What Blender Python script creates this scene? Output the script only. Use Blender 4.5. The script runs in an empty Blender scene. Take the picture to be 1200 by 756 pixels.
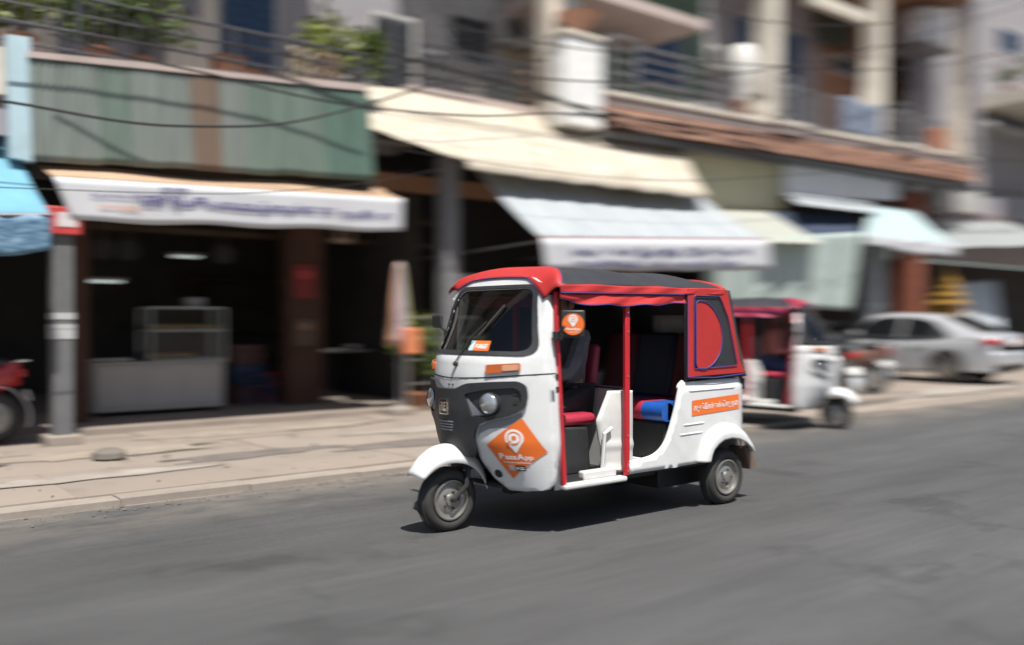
import bpy, bmesh, math, random
from mathutils import Vector, Matrix
from mathutils.geometry import delaunay_2d_cdt
R = random.Random(7)
C = bpy.context.scene.collection
scn = bpy.context.scene

# ------------------------------------------------------------------ camera, sky, sun, exposure
FPX, HOR, EYE, AL = 1080.0, 375.0, 1.38, math.radians(38.7)
SA, CA = math.sin(AL), math.cos(AL)
cam = bpy.data.cameras.new('camera'); co = bpy.data.objects.new('camera', cam); C.objects.link(co)
co.location = (0, 0, EYE)
co.rotation_euler = (math.radians(90 - 0.16), 0, -AL)
cam.sensor_width = 36; cam.lens = FPX / 1200 * 36; cam.clip_end = 400; cam.clip_start = 0.05
cam.dof.use_dof = True; cam.dof.focus_distance = 6.35; cam.dof.aperture_fstop = 0.60; cam.dof.aperture_ratio = 0.22
scn.camera = co
SUN = Vector((0.15, 0.45, -1.0)).normalized()          # direction the light travels
w = bpy.data.worlds.new('World'); scn.world = w; w.use_nodes = True
nt = w.node_tree; bg = nt.nodes['Background']
sky = nt.nodes.new('ShaderNodeTexSky'); sky.sky_type = 'NISHITA'; sky.sun_disc = False
sky.sun_elevation = math.asin(-SUN.z); sky.sun_rotation = math.atan2(-SUN.x, -SUN.y)
sky.air_density = 1.0; sky.dust_density = 2.0
nt.links.new(sky.outputs[0], bg.inputs[0]); bg.inputs[1].default_value = 0.07
sl = bpy.data.lights.new('sun', 'SUN'); sl.energy = 5.0; sl.angle = math.radians(0.5); sl.color = (1.0, 0.965, 0.90)
so = bpy.data.objects.new('sun', sl); C.objects.link(so); so.rotation_euler = SUN.to_track_quat('-Z', 'Y').to_euler()
so.location = (0, -10, 30)
scn.view_settings.view_transform = 'Standard'; scn.view_settings.look = 'None'
scn.view_settings.exposure = 0.42; scn.view_settings.gamma = 1.0
scn.cycles.max_bounces = 8; scn.cycles.diffuse_bounces = 3; scn.cycles.transparent_max_bounces = 12
scn.cycles.sample_clamp_indirect = 6.0

# ------------------------------------------------------------------ measuring helpers
def at(px, py, Y):                                     # the place on the plane y = Y seen at a pixel of the 1200 px photograph
    u = (px - 600) / FPX; v = (HOR - py) / FPX; t = Y / (CA - u * SA)
    return Vector((t * (SA + u * CA), Y, EYE + v * t))
def gr(px, py, Z=0.0):
    u = (px - 600) / FPX; v = (HOR - py) / FPX; t = (Z - EYE) / v
    return Vector((t * (SA + u * CA), t * (CA - u * SA), Z))
def X(px, Y): return at(px, HOR, Y).x
def lerp(a, b, t): return a + (b - a) * t
def table(pts, z):
    if z <= pts[0][0]: return pts[0][1]
    for (a, b), (c, d) in zip(pts, pts[1:]):
        if z <= c: return b + (d - b) * (z - a) / (c - a)
    return pts[-1][1]
def inside(p, poly):
    x, y = p; r = False; n = len(poly)
    for i in range(n):
        x1, y1 = poly[i]; x2, y2 = poly[(i + 1) % n]
        if (y1 > y) != (y2 > y) and x < (x2 - x1) * (y - y1) / (y2 - y1) + x1: r = not r
    return r
def dseg(p, a, b):
    ax, ay = a; bx, by = b; dx, dy = bx - ax, by - ay; L2 = dx * dx + dy * dy or 1e-9
    t = max(0, min(1, ((p[0] - ax) * dx + (p[1] - ay) * dy) / L2))
    return math.hypot(p[0] - ax - t * dx, p[1] - ay - t * dy)
def smooth_poly(poly, rad, n=4):                       # rounds the corners of a polygon
    out = []; N = len(poly)
    for i in range(N):
        p0, p1, p2 = Vector(poly[i - 1]), Vector(poly[i]), Vector(poly[(i + 1) % N])
        a, b = p0 - p1, p2 - p1; ra = min(rad, a.length * .45); rb = min(rad, b.length * .45)
        A = p1 + a.normalized() * ra; B = p1 + b.normalized() * rb
        for k in range(n + 1):
            t = k / n; q = A * (1 - t) ** 2 + p1 * 2 * t * (1 - t) + B * t * t
            out.append((q.x, q.y))
    return out

# ------------------------------------------------------------------ mesh builder
class MB:
    def __init__(s): s.v = []; s.f = []
    def add(s, vs, fs):
        o = len(s.v); s.v += [Vector(p) for p in vs]; s.f += [tuple(i + o for i in f) for f in fs]; return s
    def box(s, c, d, rot=None):
        c = Vector(c); vs = []
        for sx in (-.5, .5):
            for sy in (-.5, .5):
                for sz in (-.5, .5):
                    p = Vector((sx * d[0], sy * d[1], sz * d[2]))
                    if rot is not None: p = rot @ p
                    vs.append(c + p)
        return s.add(vs, [(0, 1, 3, 2), (4, 6, 7, 5), (0, 4, 5, 1), (2, 3, 7, 6), (0, 2, 6, 4), (1, 5, 7, 3)])
    def span(s, a, b):                                  # box between two corners
        a, b = Vector(a), Vector(b); return s.box((a + b) / 2, [abs(x) for x in (b - a)])
    def tube(s, pts, r, n=8, cap=True):
        pts = [Vector(p) for p in pts]; N = len(pts); rs = r if isinstance(r, (list, tuple)) else [r] * N
        vs = []; fs = []; up = None
        for i, p in enumerate(pts):
            t = (pts[min(i + 1, N - 1)] - pts[max(i - 1, 0)]).normalized()
            if up is None: up = t.orthogonal().normalized()
            up = (up - t * up.dot(t)); up = up.normalized() if up.length > 1e-6 else t.orthogonal().normalized()
            b = t.cross(up)
            for k in range(n):
                a = 2 * math.pi * k / n; vs.append(p + (up * math.cos(a) + b * math.sin(a)) * rs[i])
        for i in range(N - 1):
            for k in range(n):
                fs.append((i * n + k, i * n + (k + 1) % n, (i + 1) * n + (k + 1) % n, (i + 1) * n + k))
        if cap: fs += [tuple(reversed(range(n))), tuple((N - 1) * n + k for k in range(n))]
        return s.add(vs, fs)
    def lathe(s, o, ax, prof, n=24, closed=False):      # prof: (radius, height along axis)
        o = Vector(o); ax = Vector(ax).normalized(); u = ax.orthogonal().normalized(); v = ax.cross(u); vs = []; fs = []
        for r, h in prof:
            for k in range(n):
                a = 2 * math.pi * k / n; vs.append(o + ax * h + (u * math.cos(a) + v * math.sin(a)) * r)
        m = len(prof)
        for i in range(m if closed else m - 1):
            j = (i + 1) % m
            for k in range(n): fs.append((i * n + k, i * n + (k + 1) % n, j * n + (k + 1) % n, j * n + k))
        if not closed: fs += [tuple(reversed(range(n))), tuple((m - 1) * n + k for k in range(n))]
        return s.add(vs, fs)
    def grid(s, fn, nu, nv, closeu=False):
        vs = [fn(i / nu, j / nv) for j in range(nv + 1) for i in range(nu + 1)]; W = nu + 1
        return s.add(vs, [(j * W + i, j * W + i + 1, (j + 1) * W + i + 1, (j + 1) * W + i) for j in range(nv) for i in range(nu)])
    def prism(s, poly, vec):                            # polygon of 3-D points pushed along vec
        poly = [Vector(p) for p in poly]; vec = Vector(vec); n = len(poly)
        return s.add(poly + [p + vec for p in poly], [tuple(reversed(range(n))), tuple(range(n, 2 * n))] +
                     [(i, (i + 1) % n, n + (i + 1) % n, n + i) for i in range(n)])
    def patch(s, outl, fn, h=0.0, holes=(), step=.05, back=None, pts=()):   # 2-D outline laid on a surface fn(u, v, h)
        V = []; Ed = []
        for lp in [outl] + list(holes):
            lp2 = []
            for i, a in enumerate(lp):
                b = lp[(i + 1) % len(lp)]; L = math.hypot(b[0] - a[0], b[1] - a[1]); k = max(1, int(L / (step * 1.3)))
                lp2 += [(lerp(a[0], b[0], q / k), lerp(a[1], b[1], q / k)) for q in range(k)]
            o = len(V); V += lp2; Ed += [(o + i, o + (i + 1) % len(lp2)) for i in range(len(lp2))]
        loops = list(Ed)
        x0, x1 = min(p[0] for p in outl), max(p[0] for p in outl); y0, y1 = min(p[1] for p in outl), max(p[1] for p in outl)
        nb = len(V)
        for i in range(1, int((x1 - x0) / step) + 1):
            for j in range(1, int((y1 - y0) / step) + 1):
                p = (x0 + i * step, y0 + j * step)
                if inside(p, outl) and not any(inside(p, hh) for hh in holes) and min(dseg(p, V[a], V[b]) for a, b in Ed) > step * .35: V.append(p)
        res = delaunay_2d_cdt([Vector(p) for p in V], Ed, [], 0, 1e-6)
        rv, rf = res[0], res[2]
        good = []
        for f in rf:
            c = sum((rv[i] for i in f), Vector((0, 0))) / len(f)
            if inside(c, outl) and not any(inside(c, hh) for hh in holes): good.append(tuple(f))
        o = len(s.v); s.v += [Vector(fn(p[0], p[1], h)) for p in rv]; s.f += [tuple(i + o for i in f) for f in good]
        if back is not None:
            cnt = {}
            for f in good:
                for i in range(len(f)):
                    a, b = f[i], f[(i + 1) % len(f)]; cnt[(a, b)] = 1
            o2 = len(s.v); s.v += [Vector(fn(p[0], p[1], back)) for p in rv]
            for (a, b) in list(cnt):
                if (b, a) not in cnt: s.f.append((a + o, a + o2, b + o2, b + o))
        return s
WO = {}
def clean(m): m.validate(); m.update()
def mesh_from(mb, name, m, o=(0, 0, 0), flat=False, ang=35):
    me = bpy.data.meshes.new(name); o = Vector(o)
    me.from_pydata([v - o for v in mb.v], [], mb.f); me.validate()
    me.materials.append(m)
    bm = bmesh.new(); bm.from_mesh(me); bmesh.ops.recalc_face_normals(bm, faces=bm.faces); bm.to_mesh(me); bm.free()
    if not flat:
        for p in me.polygons: p.use_smooth = True
        me.set_sharp_from_angle(angle=math.radians(ang))
    me.update(); return me
def build(mb, name, m, parent=None, bevel=0, flat=False, label=None, cat=None, group=None, kind=None, ang=35, solid=0):
    if parent is None:
        xs = [v.x for v in mb.v]; ys = [v.y for v in mb.v]; o = Vector(((min(xs) + max(xs)) / 2, (min(ys) + max(ys)) / 2, min(v.z for v in mb.v)))
    else: o = WO[parent.name]
    ob = bpy.data.objects.new(name, mesh_from(mb, name, m, o, flat, ang)); C.objects.link(ob)
    if parent is None: ob.location = o
    else: ob.parent = parent
    WO[ob.name] = o.copy()
    if solid:
        q = ob.modifiers.new('Solidify', 'SOLIDIFY'); q.thickness = solid; q.offset = 0
    if bevel:
        q = ob.modifiers.new('Bevel', 'BEVEL'); q.width = bevel; q.segments = 2; q.limit_method = 'ANGLE'; q.angle_limit = math.radians(40)
    tag(ob, label, cat, group, kind); return ob
def tag(o, label=None, cat=None, group=None, kind=None):
    if label: o['label'] = label
    if cat: o['category'] = cat
    if group: o['group'] = group
    if kind: o['kind'] = kind
    return o
def thing(name, loc, label, cat, group=None):
    o = bpy.data.objects.new(name, None); C.objects.link(o); o.location = loc; WO[o.name] = Vector(loc); o.empty_display_size = .2
    return tag(o, label, cat, group)
def setting(name, mb, m, **k): return build(mb, name, m, None, kind='structure', **k)
def piece(name, me, parent, loc, rz=0, m=None):        # a piece that shares its mesh with its like
    o = bpy.data.objects.new(name, me); C.objects.link(o); o.parent = parent; o.location = Vector(loc) - WO[parent.name]; o.rotation_euler = (0, 0, rz)
    WO[o.name] = WO[parent.name]; return o
def dup(root, loc, rz, label):
    def cp(o, par):
        c = o.copy(); C.objects.link(c); c.parent = par
        for ch in o.children: cp(ch, c)
        return c
    r = cp(root, None); r.location = loc; r.rotation_euler = (0, 0, rz); r['label'] = label; return r

# ------------------------------------------------------------------ materials
def M(name, col, rough=.6, metal=0., var=.12, scale=6., bump=0., spec=.5, coat=0., col2=None, stretch=None, rnd=0., detail=5, dirt=0., emit=None, wave=None):
    m = bpy.data.materials.new(name); m.use_nodes = True; n = m.node_tree.nodes; l = m.node_tree.links; b = n['Principled BSDF']
    b.inputs['Roughness'].default_value = rough; b.inputs['Metallic'].default_value = metal; b.inputs['Specular IOR Level'].default_value = spec
    b.inputs['Coat Weight'].default_value = coat; b.inputs['Coat Roughness'].default_value = .08
    tc = n.new('ShaderNodeTexCoord'); mp = n.new('ShaderNodeMapping'); l.new(tc.outputs['Object'], mp.inputs[0])
    if stretch: mp.inputs['Scale'].default_value = stretch
    nz = n.new('ShaderNodeTexNoise'); nz.inputs['Scale'].default_value = scale; nz.inputs['Detail'].default_value = detail; nz.inputs['Roughness'].default_value = .6
    l.new(mp.outputs[0], nz.inputs['Vector'])
    cr = n.new('ShaderNodeValToRGB'); e = cr.color_ramp.elements; e[0].position = .3; e[1].position = .7
    if col2 is None: a = [c * (1 - var) for c in col]; bb = [min(1, c * (1 + var)) for c in col]
    else: a, bb = col, col2
    e[0].color = (*a, 1); e[1].color = (*bb, 1); l.new(nz.outputs[0], cr.inputs[0]); out = cr.outputs[0]
    if rnd:
        oi = n.new('ShaderNodeObjectInfo'); mr = n.new('ShaderNodeMapRange'); mr.inputs[3].default_value = 1 - rnd; mr.inputs[4].default_value = 1 + rnd
        l.new(oi.outputs['Random'], mr.inputs[0]); mx = n.new('ShaderNodeMix'); mx.data_type = 'RGBA'; mx.blend_type = 'MULTIPLY'; mx.inputs[0].default_value = 1
        l.new(out, mx.inputs[6]); cb = n.new('ShaderNodeCombineColor')
        for i in range(3): l.new(mr.outputs[0], cb.inputs[i])
        l.new(cb.outputs[0], mx.inputs[7]); out = mx.outputs[2]
    if dirt:
        z2 = n.new('ShaderNodeTexNoise'); z2.inputs['Scale'].default_value = scale * .35 + .6; z2.inputs['Detail'].default_value = 8; z2.inputs['Roughness'].default_value = .7; l.new(mp.outputs[0], z2.inputs['Vector'])
        r2 = n.new('ShaderNodeMapRange'); r2.inputs[1].default_value = .48; r2.inputs[2].default_value = .75; r2.inputs[4].default_value = dirt; l.new(z2.outputs[0], r2.inputs[0])
        mx = n.new('ShaderNodeMix'); mx.data_type = 'RGBA'; l.new(r2.outputs[0], mx.inputs[0]); l.new(out, mx.inputs[6]); mx.inputs[7].default_value = (col[0] * .35 + .03, col[1] * .32 + .025, col[2] * .28 + .02, 1); out = mx.outputs[2]
    l.new(out, b.inputs['Base Color'])
    if bump:
        z3 = n.new('ShaderNodeTexNoise'); z3.inputs['Scale'].default_value = scale * 4; z3.inputs['Detail'].default_value = 6; l.new(mp.outputs[0], z3.inputs['Vector'])
        bp = n.new('ShaderNodeBump'); bp.inputs['Strength'].default_value = bump; bp.inputs['Distance'].default_value = .01; l.new(z3.outputs[0], bp.inputs['Height']); l.new(bp.outputs[0], b.inputs['Normal'])
    if emit: b.inputs['Emission Color'].default_value = (*emit[:3], 1); b.inputs['Emission Strength'].default_value = emit[3]
    return m
def glass_mat(name, tint, refl=1.0, rough=.02):
    m = bpy.data.materials.new(name); m.use_nodes = True; n = m.node_tree.nodes; l = m.node_tree.links
    n.remove(n['Principled BSDF']); t = n.new('ShaderNodeBsdfTransparent'); t.inputs[0].default_value = (*tint, 1)
    g = n.new('ShaderNodeBsdfGlossy'); g.inputs['Roughness'].default_value = rough; fr = n.new('ShaderNodeFresnel'); fr.inputs[0].default_value = 1.5
    nz = n.new('ShaderNodeTexNoise'); nz.inputs['Scale'].default_value = 3; mm = n.new('ShaderNodeMath'); mm.operation = 'MULTIPLY'; mm.inputs[1].default_value = refl
    l.new(fr.outputs[0], mm.inputs[0]); mx = n.new('ShaderNodeMixShader'); l.new(mm.outputs[0], mx.inputs[0]); l.new(t.outputs[0], mx.inputs[1]); l.new(g.outputs[0], mx.inputs[2])
    l.new(mx.outputs[0], n['Material Output'].inputs[0]); return m
def cloth_mat(name, col, tr=.25, **k):                  # thin cloth that lets some light through
    m = M(name, col, **k); n = m.node_tree.nodes; l = m.node_tree.links; b = n['Principled BSDF']
    src = b.inputs['Base Color'].links[0].from_socket
    t = n.new('ShaderNodeBsdfTranslucent'); l.new(src, t.inputs[0]); mx = n.new('ShaderNodeMixShader'); mx.inputs[0].default_value = tr
    l.new(b.outputs[0], mx.inputs[1]); l.new(t.outputs[0], mx.inputs[2]); l.new(mx.outputs[0], n['Material Output'].inputs[0]); return m

WHITE = M('white paint', (.70, .705, .705), .32, var=.03, scale=3, coat=.4, dirt=.34)
OFFW = M('white bodywork inner', (.62, .62, .60), .5, var=.05, dirt=.25)
BLACKP = M('black plastic', (.028, .029, .031), .48, var=.15, scale=20, bump=.05)
GREYP = M('grey plastic', (.22, .235, .26), .45, var=.06)
RUBBER = M('tyre rubber', (.035, .034, .033), .8, var=.25, scale=12, bump=.1, dirt=.3)
RIM = M('painted steel rim', (.33, .32, .30), .38, metal=.6, var=.15, dirt=.3)
CHROME = M('chrome', (.75, .75, .75), .18, metal=1, var=.04)
DARKM = M('dark steel', (.03, .03, .032), .5, metal=.3, var=.2)
RED = M('red vinyl', (.44, .026, .024), .58, var=.10, scale=4, bump=.10, stretch=(1, 1, 1))
REDP = M('red painted tube', (.50, .02, .03), .4, var=.12, dirt=.15)
BLUEP = M('blue piping', (.05, .055, .22), .5, var=.1)
ROOFB = M('black vinyl roof', (.030, .031, .036), .55, var=.2, scale=5, bump=.15, dirt=.0)
ORANGE = M('orange vinyl', (.80, .165, .025), .45, var=.04)
STWHITE = M('white vinyl', (.82, .82, .80), .5, var=.02)
AMBER = M('amber lens', (.42, .09, .008), .15, var=.15, coat=.6)
AMBERL = M('pale lens', (.50, .26, .15), .15, var=.15, coat=.6)
LENS = M('headlamp lens', (.55, .56, .58), .12, metal=.7, var=.25, scale=14, coat=1)
GLASS = glass_mat('windscreen glass', (.34, .37, .40), 1.1)
CARGLASS = M('dark car glass', (.012, .013, .015), .05, var=.1, coat=.8)
SEATR = M('red seat vinyl', (.40, .03, .06), .4, var=.08, bump=.05)
SEATB = M('blue seat vinyl', (.015, .09, .38), .4, var=.08, bump=.05)
JACKET = M('dark grey cloth', (.11, .11, .125), .9, var=.25, scale=9, bump=.4)
TROUS = M('black cloth', (.018, .018, .022), .9, var=.2, scale=9, bump=.4)
JEANS = M('blue denim', (.05, .085, .18), .9, var=.2, scale=9, bump=.3)
SALMON = M('salmon cotton', (.55, .19, .16), .9, var=.12, scale=9, bump=.3)
SKIN = M('skin', (.27, .14, .085), .55, var=.08, scale=8)
HAIR = M('black hair', (.012, .011, .010), .6, var=.3, scale=40)
SHOE = M('dark shoe leather', (.03, .025, .02), .5)
TAIL = M('red lens', (.42, .012, .015), .2, var=.1, coat=.7)

def asphalt():
    m = bpy.data.materials.new('asphalt'); m.use_nodes = True; n = m.node_tree.nodes; l = m.node_tree.links; b = n['Principled BSDF']
    tc = n.new('ShaderNodeTexCoord')
    def noise(s, sc, d=6, r=.6):
        mp = n.new('ShaderNodeMapping'); mp.inputs['Scale'].default_value = sc; l.new(tc.outputs['Object'], mp.inputs[0])
        z = n.new('ShaderNodeTexNoise'); z.inputs['Scale'].default_value = s; z.inputs['Detail'].default_value = d; z.inputs['Roughness'].default_value = r; l.new(mp.outputs[0], z.inputs['Vector']); return z
    a = noise(.5, (.25, 1.3, 1)); c = noise(3.0, (.25, 1, 1)); g = noise(95, (1, 1, 1), 4, .8); p = noise(.9, (1, 1, 1), 8); st = noise(16, (.06, 1, 1), 5, .7)
    def ramp(z, lo, hi, v0, v1):
        q = n.new('ShaderNodeMapRange'); q.inputs[1].default_value = lo; q.inputs[2].default_value = hi; q.inputs[3].default_value = v0; q.inputs[4].default_value = v1; l.new(z.outputs[0], q.inputs[0]); return q
    r1 = ramp(a, .35, .65, .80, 1.20); r2 = ramp(c, .3, .7, .86, 1.14); r3 = ramp(g, .3, .72, .65, 1.42); r4 = ramp(p, .57, .64, 1.0, .74)
    cur = r1
    r5 = ramp(st, .3, .7, .91, 1.09)
    for q in (r2, r3, r4, r5):
        k = n.new('ShaderNodeMath'); k.operation = 'MULTIPLY'; l.new(cur.outputs[0], k.inputs[0]); l.new(q.outputs[0], k.inputs[1]); cur = k
    cb = n.new('ShaderNodeMix'); cb.data_type = 'RGBA'; cb.blend_type = 'MULTIPLY'; cb.inputs[0].default_value = 1; cb.inputs[6].default_value = (.070, .070, .0705, 1)
    cc = n.new('ShaderNodeCombineColor'); [l.new(cur.outputs[0], cc.inputs[i]) for i in range(3)]; l.new(cc.outputs[0], cb.inputs[7]); 
    sx = n.new('ShaderNodeSeparateXYZ'); l.new(tc.outputs['Object'], sx.inputs[0]); dy = n.new('ShaderNodeMapRange'); dy.inputs[1].default_value = 6.2; dy.inputs[2].default_value = 7.45; l.new(sx.outputs[1], dy.inputs[0])
    dn = noise(2.2, (.5, 1, 1), 8, .7); dm = ramp(dn, .38, .6, 0, 1); dk = n.new('ShaderNodeMath'); dk.operation = 'MULTIPLY'; l.new(dy.outputs[0], dk.inputs[0]); l.new(dm.outputs[0], dk.inputs[1])
    du = n.new('ShaderNodeMix'); du.data_type = 'RGBA'; l.new(dk.outputs[0], du.inputs[0]); l.new(cb.outputs[2], du.inputs[6]); du.inputs[7].default_value = (.20, .175, .15, 1); l.new(du.outputs[2], b.inputs['Base Color'])
    b.inputs['Roughness'].default_value = .78
    bp = n.new('ShaderNodeBump'); bp.inputs['Strength'].default_value = .5; bp.inputs['Distance'].default_value = .006; l.new(g.outputs[0], bp.inputs['Height']); l.new(bp.outputs[0], b.inputs['Normal'])
    return m
ASPH = asphalt()
CONC = M('pavement concrete', (.20, .17, .145), .85, col2=(.36, .30, .25), scale=.9, bump=.35, rnd=.07, dirt=.45, detail=8)
KERB = M('kerb concrete', (.29, .25, .215), .85, var=.15, scale=4, bump=.4, rnd=.06, dirt=.4)
EARTH = M('dusty ground', (.24, .20, .165), .95, var=.2, scale=1.2, bump=.4, dirt=.3)

# ------------------------------------------------------------------ ground, road, pavement
g = MB(); g.add([(-250, -250, -.03), (250, -250, -.03), (250, 250, -.03), (-250, 250, -.03)], [(0, 1, 2, 3)]); setting('ground', g, EARTH)
g = MB(); g.grid(lambda a, b: Vector((lerp(-40, 90, a), lerp(-7.5, 7.12, b), .015 * math.sin(b * math.pi))), 60, 20); road = setting('road', g, ASPH)
kb = MB(); kb.span((-12, 7.12, -.1), (45, 7.34, .0)); kerb = setting('kerb', kb, KERB)
m1 = MB(); m1.span((-.497, 0, -.02), (.497, .225, .062)); ks = mesh_from(m1, 'kerb_stone', KERB)
for i in range(56): o = piece('kerb_stone', ks, kerb, (-11.5 + i, 7.125 + R.uniform(-.02, .014), R.uniform(-.022, .0)), R.uniform(-.016, .016))
pv = MB(); pv.span((-12, 7.34, -.1), (45, 11.2, .035)); pave = setting('pavement', pv, CONC)
sm = MB(); sm.span((-.748, -.639, 0), (.748, .639, .04)); sme = mesh_from(sm, 'paving_slab', CONC)
for i in range(30):
    for j in range(3):
        o = piece('paving_slab', sme, pave, (-5 + i * 1.5 + (.75 if j % 2 else 0), 7.99 + j * 1.285, .02 + R.uniform(-.008, .006))); o.rotation_euler = (R.uniform(-.006, .006), R.uniform(-.005, .005), 0)
# worn cement patches, grit and dust
PT = [M('old cement patch', (.32, .285, .25), .9, var=.2, scale=3, bump=.4, dirt=.3), M('dark stained patch', (.15, .13, .115), .9, var=.25, scale=3, bump=.4), M('sandy patch', (.28, .235, .19), .95, var=.2, scale=4, bump=.5)]
def blot(cx, cy, rx, ry, m, z=.066, seed=0):
    q = MB(); n_ = 36; rr = random.Random(seed); ph = [rr.uniform(0, 6.28) for _ in range(4)]
    pts = [(cx + rx * (1 + .22 * math.sin(3 * a + ph[0]) + .14 * math.sin(5 * a + ph[1]) + .08 * math.sin(11 * a + ph[2])) * math.cos(a), cy + ry * (1 + .22 * math.sin(2 * a + ph[3]) + .12 * math.sin(7 * a + ph[0])) * math.sin(a)) for a in [2 * math.pi * i / n_ for i in range(n_)]]
    q.prism([(x, y, z) for x, y in pts], (0, 0, .005)); build(q, 'cement_patch', m, pave, flat=True)
for k, (cx, cy, rx, ry, mi) in enumerate(((2.6, 9.6, 1.1, .35, 2), (4.6, 10.4, 1.5, .30, 2), (6.3, 9.3, 1.0, .28, 0), (5.6, 8.3, 1.3, .22, 1), (3.6, 8.6, .8, .25, 1), (8.4, 10.1, 1.2, .4, 2), (7.7, 8.0, 1.1, .2, 0), (11.5, 9.3, 1.3, .4, 0), (13.2, 8.0, 1.6, .25, 1), (17.5, 8.2, 2.2, .4, 0), (2.1, 8.2, .9, .2, 0), (.6, 9.5, .8, .4, 1))): blot(cx, cy, rx, ry, PT[mi], .067 + k * .0006, k)
gq = MB()
for i in range(1300):
    t = R.random(); x = R.uniform(-2, 26); y = 7.1 - abs(R.gauss(0, .16)) if t < .6 else R.uniform(7.4, 11.0); z = .008 if y < 7.12 else .07; r_ = R.uniform(.005, .018) if t < .97 else R.uniform(.02, .04)
    gq.add([(x - r_, y, z), (x, y - r_, z), (x + r_, y, z), (x, y + r_, z), (x + r_ * .3, y, z + r_ * .8)], [(0, 1, 4), (1, 2, 4), (2, 3, 4), (3, 0, 4)])
build(gq, 'grit', M('grit', (.13, .115, .10), .95, var=.4, scale=30), None, kind='stuff', label='loose grit along the kerb and over the pavement', cat='grit', flat=True)
# raised shop platform behind the pavement
pf = MB(); pf.span((-12, 11.2, -.1), (7.6, 17.6, .13)); setting('shop_platform', pf, M('worn cement', (.27, .225, .19), .85, var=.15, scale=2, bump=.3, dirt=.4))
pf = MB(); pf.span((7.6, 11.2, -.1), (45, 19.6, .07)); setting('forecourt', pf, M('dusty cement', (.25, .21, .18), .9, var=.15, scale=1.5, bump=.3, dirt=.4))
#@@PART2
# ------------------------------------------------------------------ writing
def text2d(body, bold=0.0):
    cu = bpy.data.curves.new('t', 'FONT'); cu.body = body; cu.size = 1; cu.resolution_u = 3; cu.offset = bold; cu.align_x = 'CENTER'; cu.align_y = 'CENTER'
    ob = bpy.data.objects.new('t', cu); C.objects.link(ob); dg = bpy.context.evaluated_depsgraph_get(); me = bpy.data.meshes.new_from_object(ob.evaluated_get(dg))
    v = [(q.co.x, q.co.y) for q in me.vertices]; f = [tuple(p.vertices) for p in me.polygons]
    bpy.data.objects.remove(ob); bpy.data.curves.remove(cu); bpy.data.meshes.remove(me)
    x0, x1 = min(p[0] for p in v), max(p[0] for p in v); y0, y1 = min(p[1] for p in v), max(p[1] for p in v)
    return [((x - (x0 + x1) / 2) / (x1 - x0), (y - (y0 + y1) / 2) / (y1 - y0)) for x, y in v], f      # unit box round the origin
def write(mb, body, cx, cy, w_, h_, fn, bold=0.0, h=0.0):
    v, f = text2d(body, bold); return mb.add([fn(cx + a * w_, cy + b * h_, h) for a, b in v], f)
def circ(cx, cy, r, n=28, a0=0, a1=2 * math.pi):
    return [(cx + r * math.cos(a0 + (a1 - a0) * i / n), cy + r * math.sin(a0 + (a1 - a0) * i / n)) for i in range(n)]
def pin_poly(cx, cy, r):                                # map-pin outline: disc with a point below
    a0 = math.radians(-38); a1 = math.radians(218)
    return [(cx + r * math.cos(a0 + (a1 - a0) * i / 26), cy + r * math.sin(a0 + (a1 - a0) * i / 26)) for i in range(27)] + [(cx, cy - 1.75 * r)]
def arc_poly(cx, cy, r0, r1, a0, a1, n=20):
    a0, a1 = math.radians(a0), math.radians(a1)
    return [(cx + r1 * math.cos(lerp(a0, a1, i / n)), cy + r1 * math.sin(lerp(a0, a1, i / n))) for i in range(n + 1)] + \
           [(cx + r0 * math.cos(lerp(a1, a0, i / n)), cy + r0 * math.sin(lerp(a1, a0, i / n))) for i in range(n + 1)]

# ------------------------------------------------------------------ people
def skin_mesh(nodes, edges, sub=1):
    """nodes {name: (pos, radius)}; one continuous skinned surface"""
    me = bpy.data.meshes.new('sk'); names = list(nodes); ix = {k: i for i, k in enumerate(names)}
    me.from_pydata([nodes[k][0] for k in names], [(ix[a], ix[b]) for a, b in edges], [])
    ob = bpy.data.objects.new('sk', me); C.objects.link(ob); ob.modifiers.new('Skin', 'SKIN')
    for i, k in enumerate(names):
        r = nodes[k][1]; me.skin_vertices[0].data[i].radius = (r, r) if not isinstance(r, tuple) else r
    me.skin_vertices[0].data[0].use_root = True
    s = ob.modifiers.new('Sub', 'SUBSURF'); s.levels = sub; s.render_levels = sub
    dg = bpy.context.evaluated_depsgraph_get(); m2 = bpy.data.meshes.new_from_object(ob.evaluated_get(dg))
    mb = MB(); mb.v = [v.co.copy() for v in m2.vertices]; mb.f = [tuple(p.vertices) for p in m2.polygons]
    bpy.data.objects.remove(ob); bpy.data.meshes.remove(me); bpy.data.meshes.remove(m2); return mb
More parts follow.
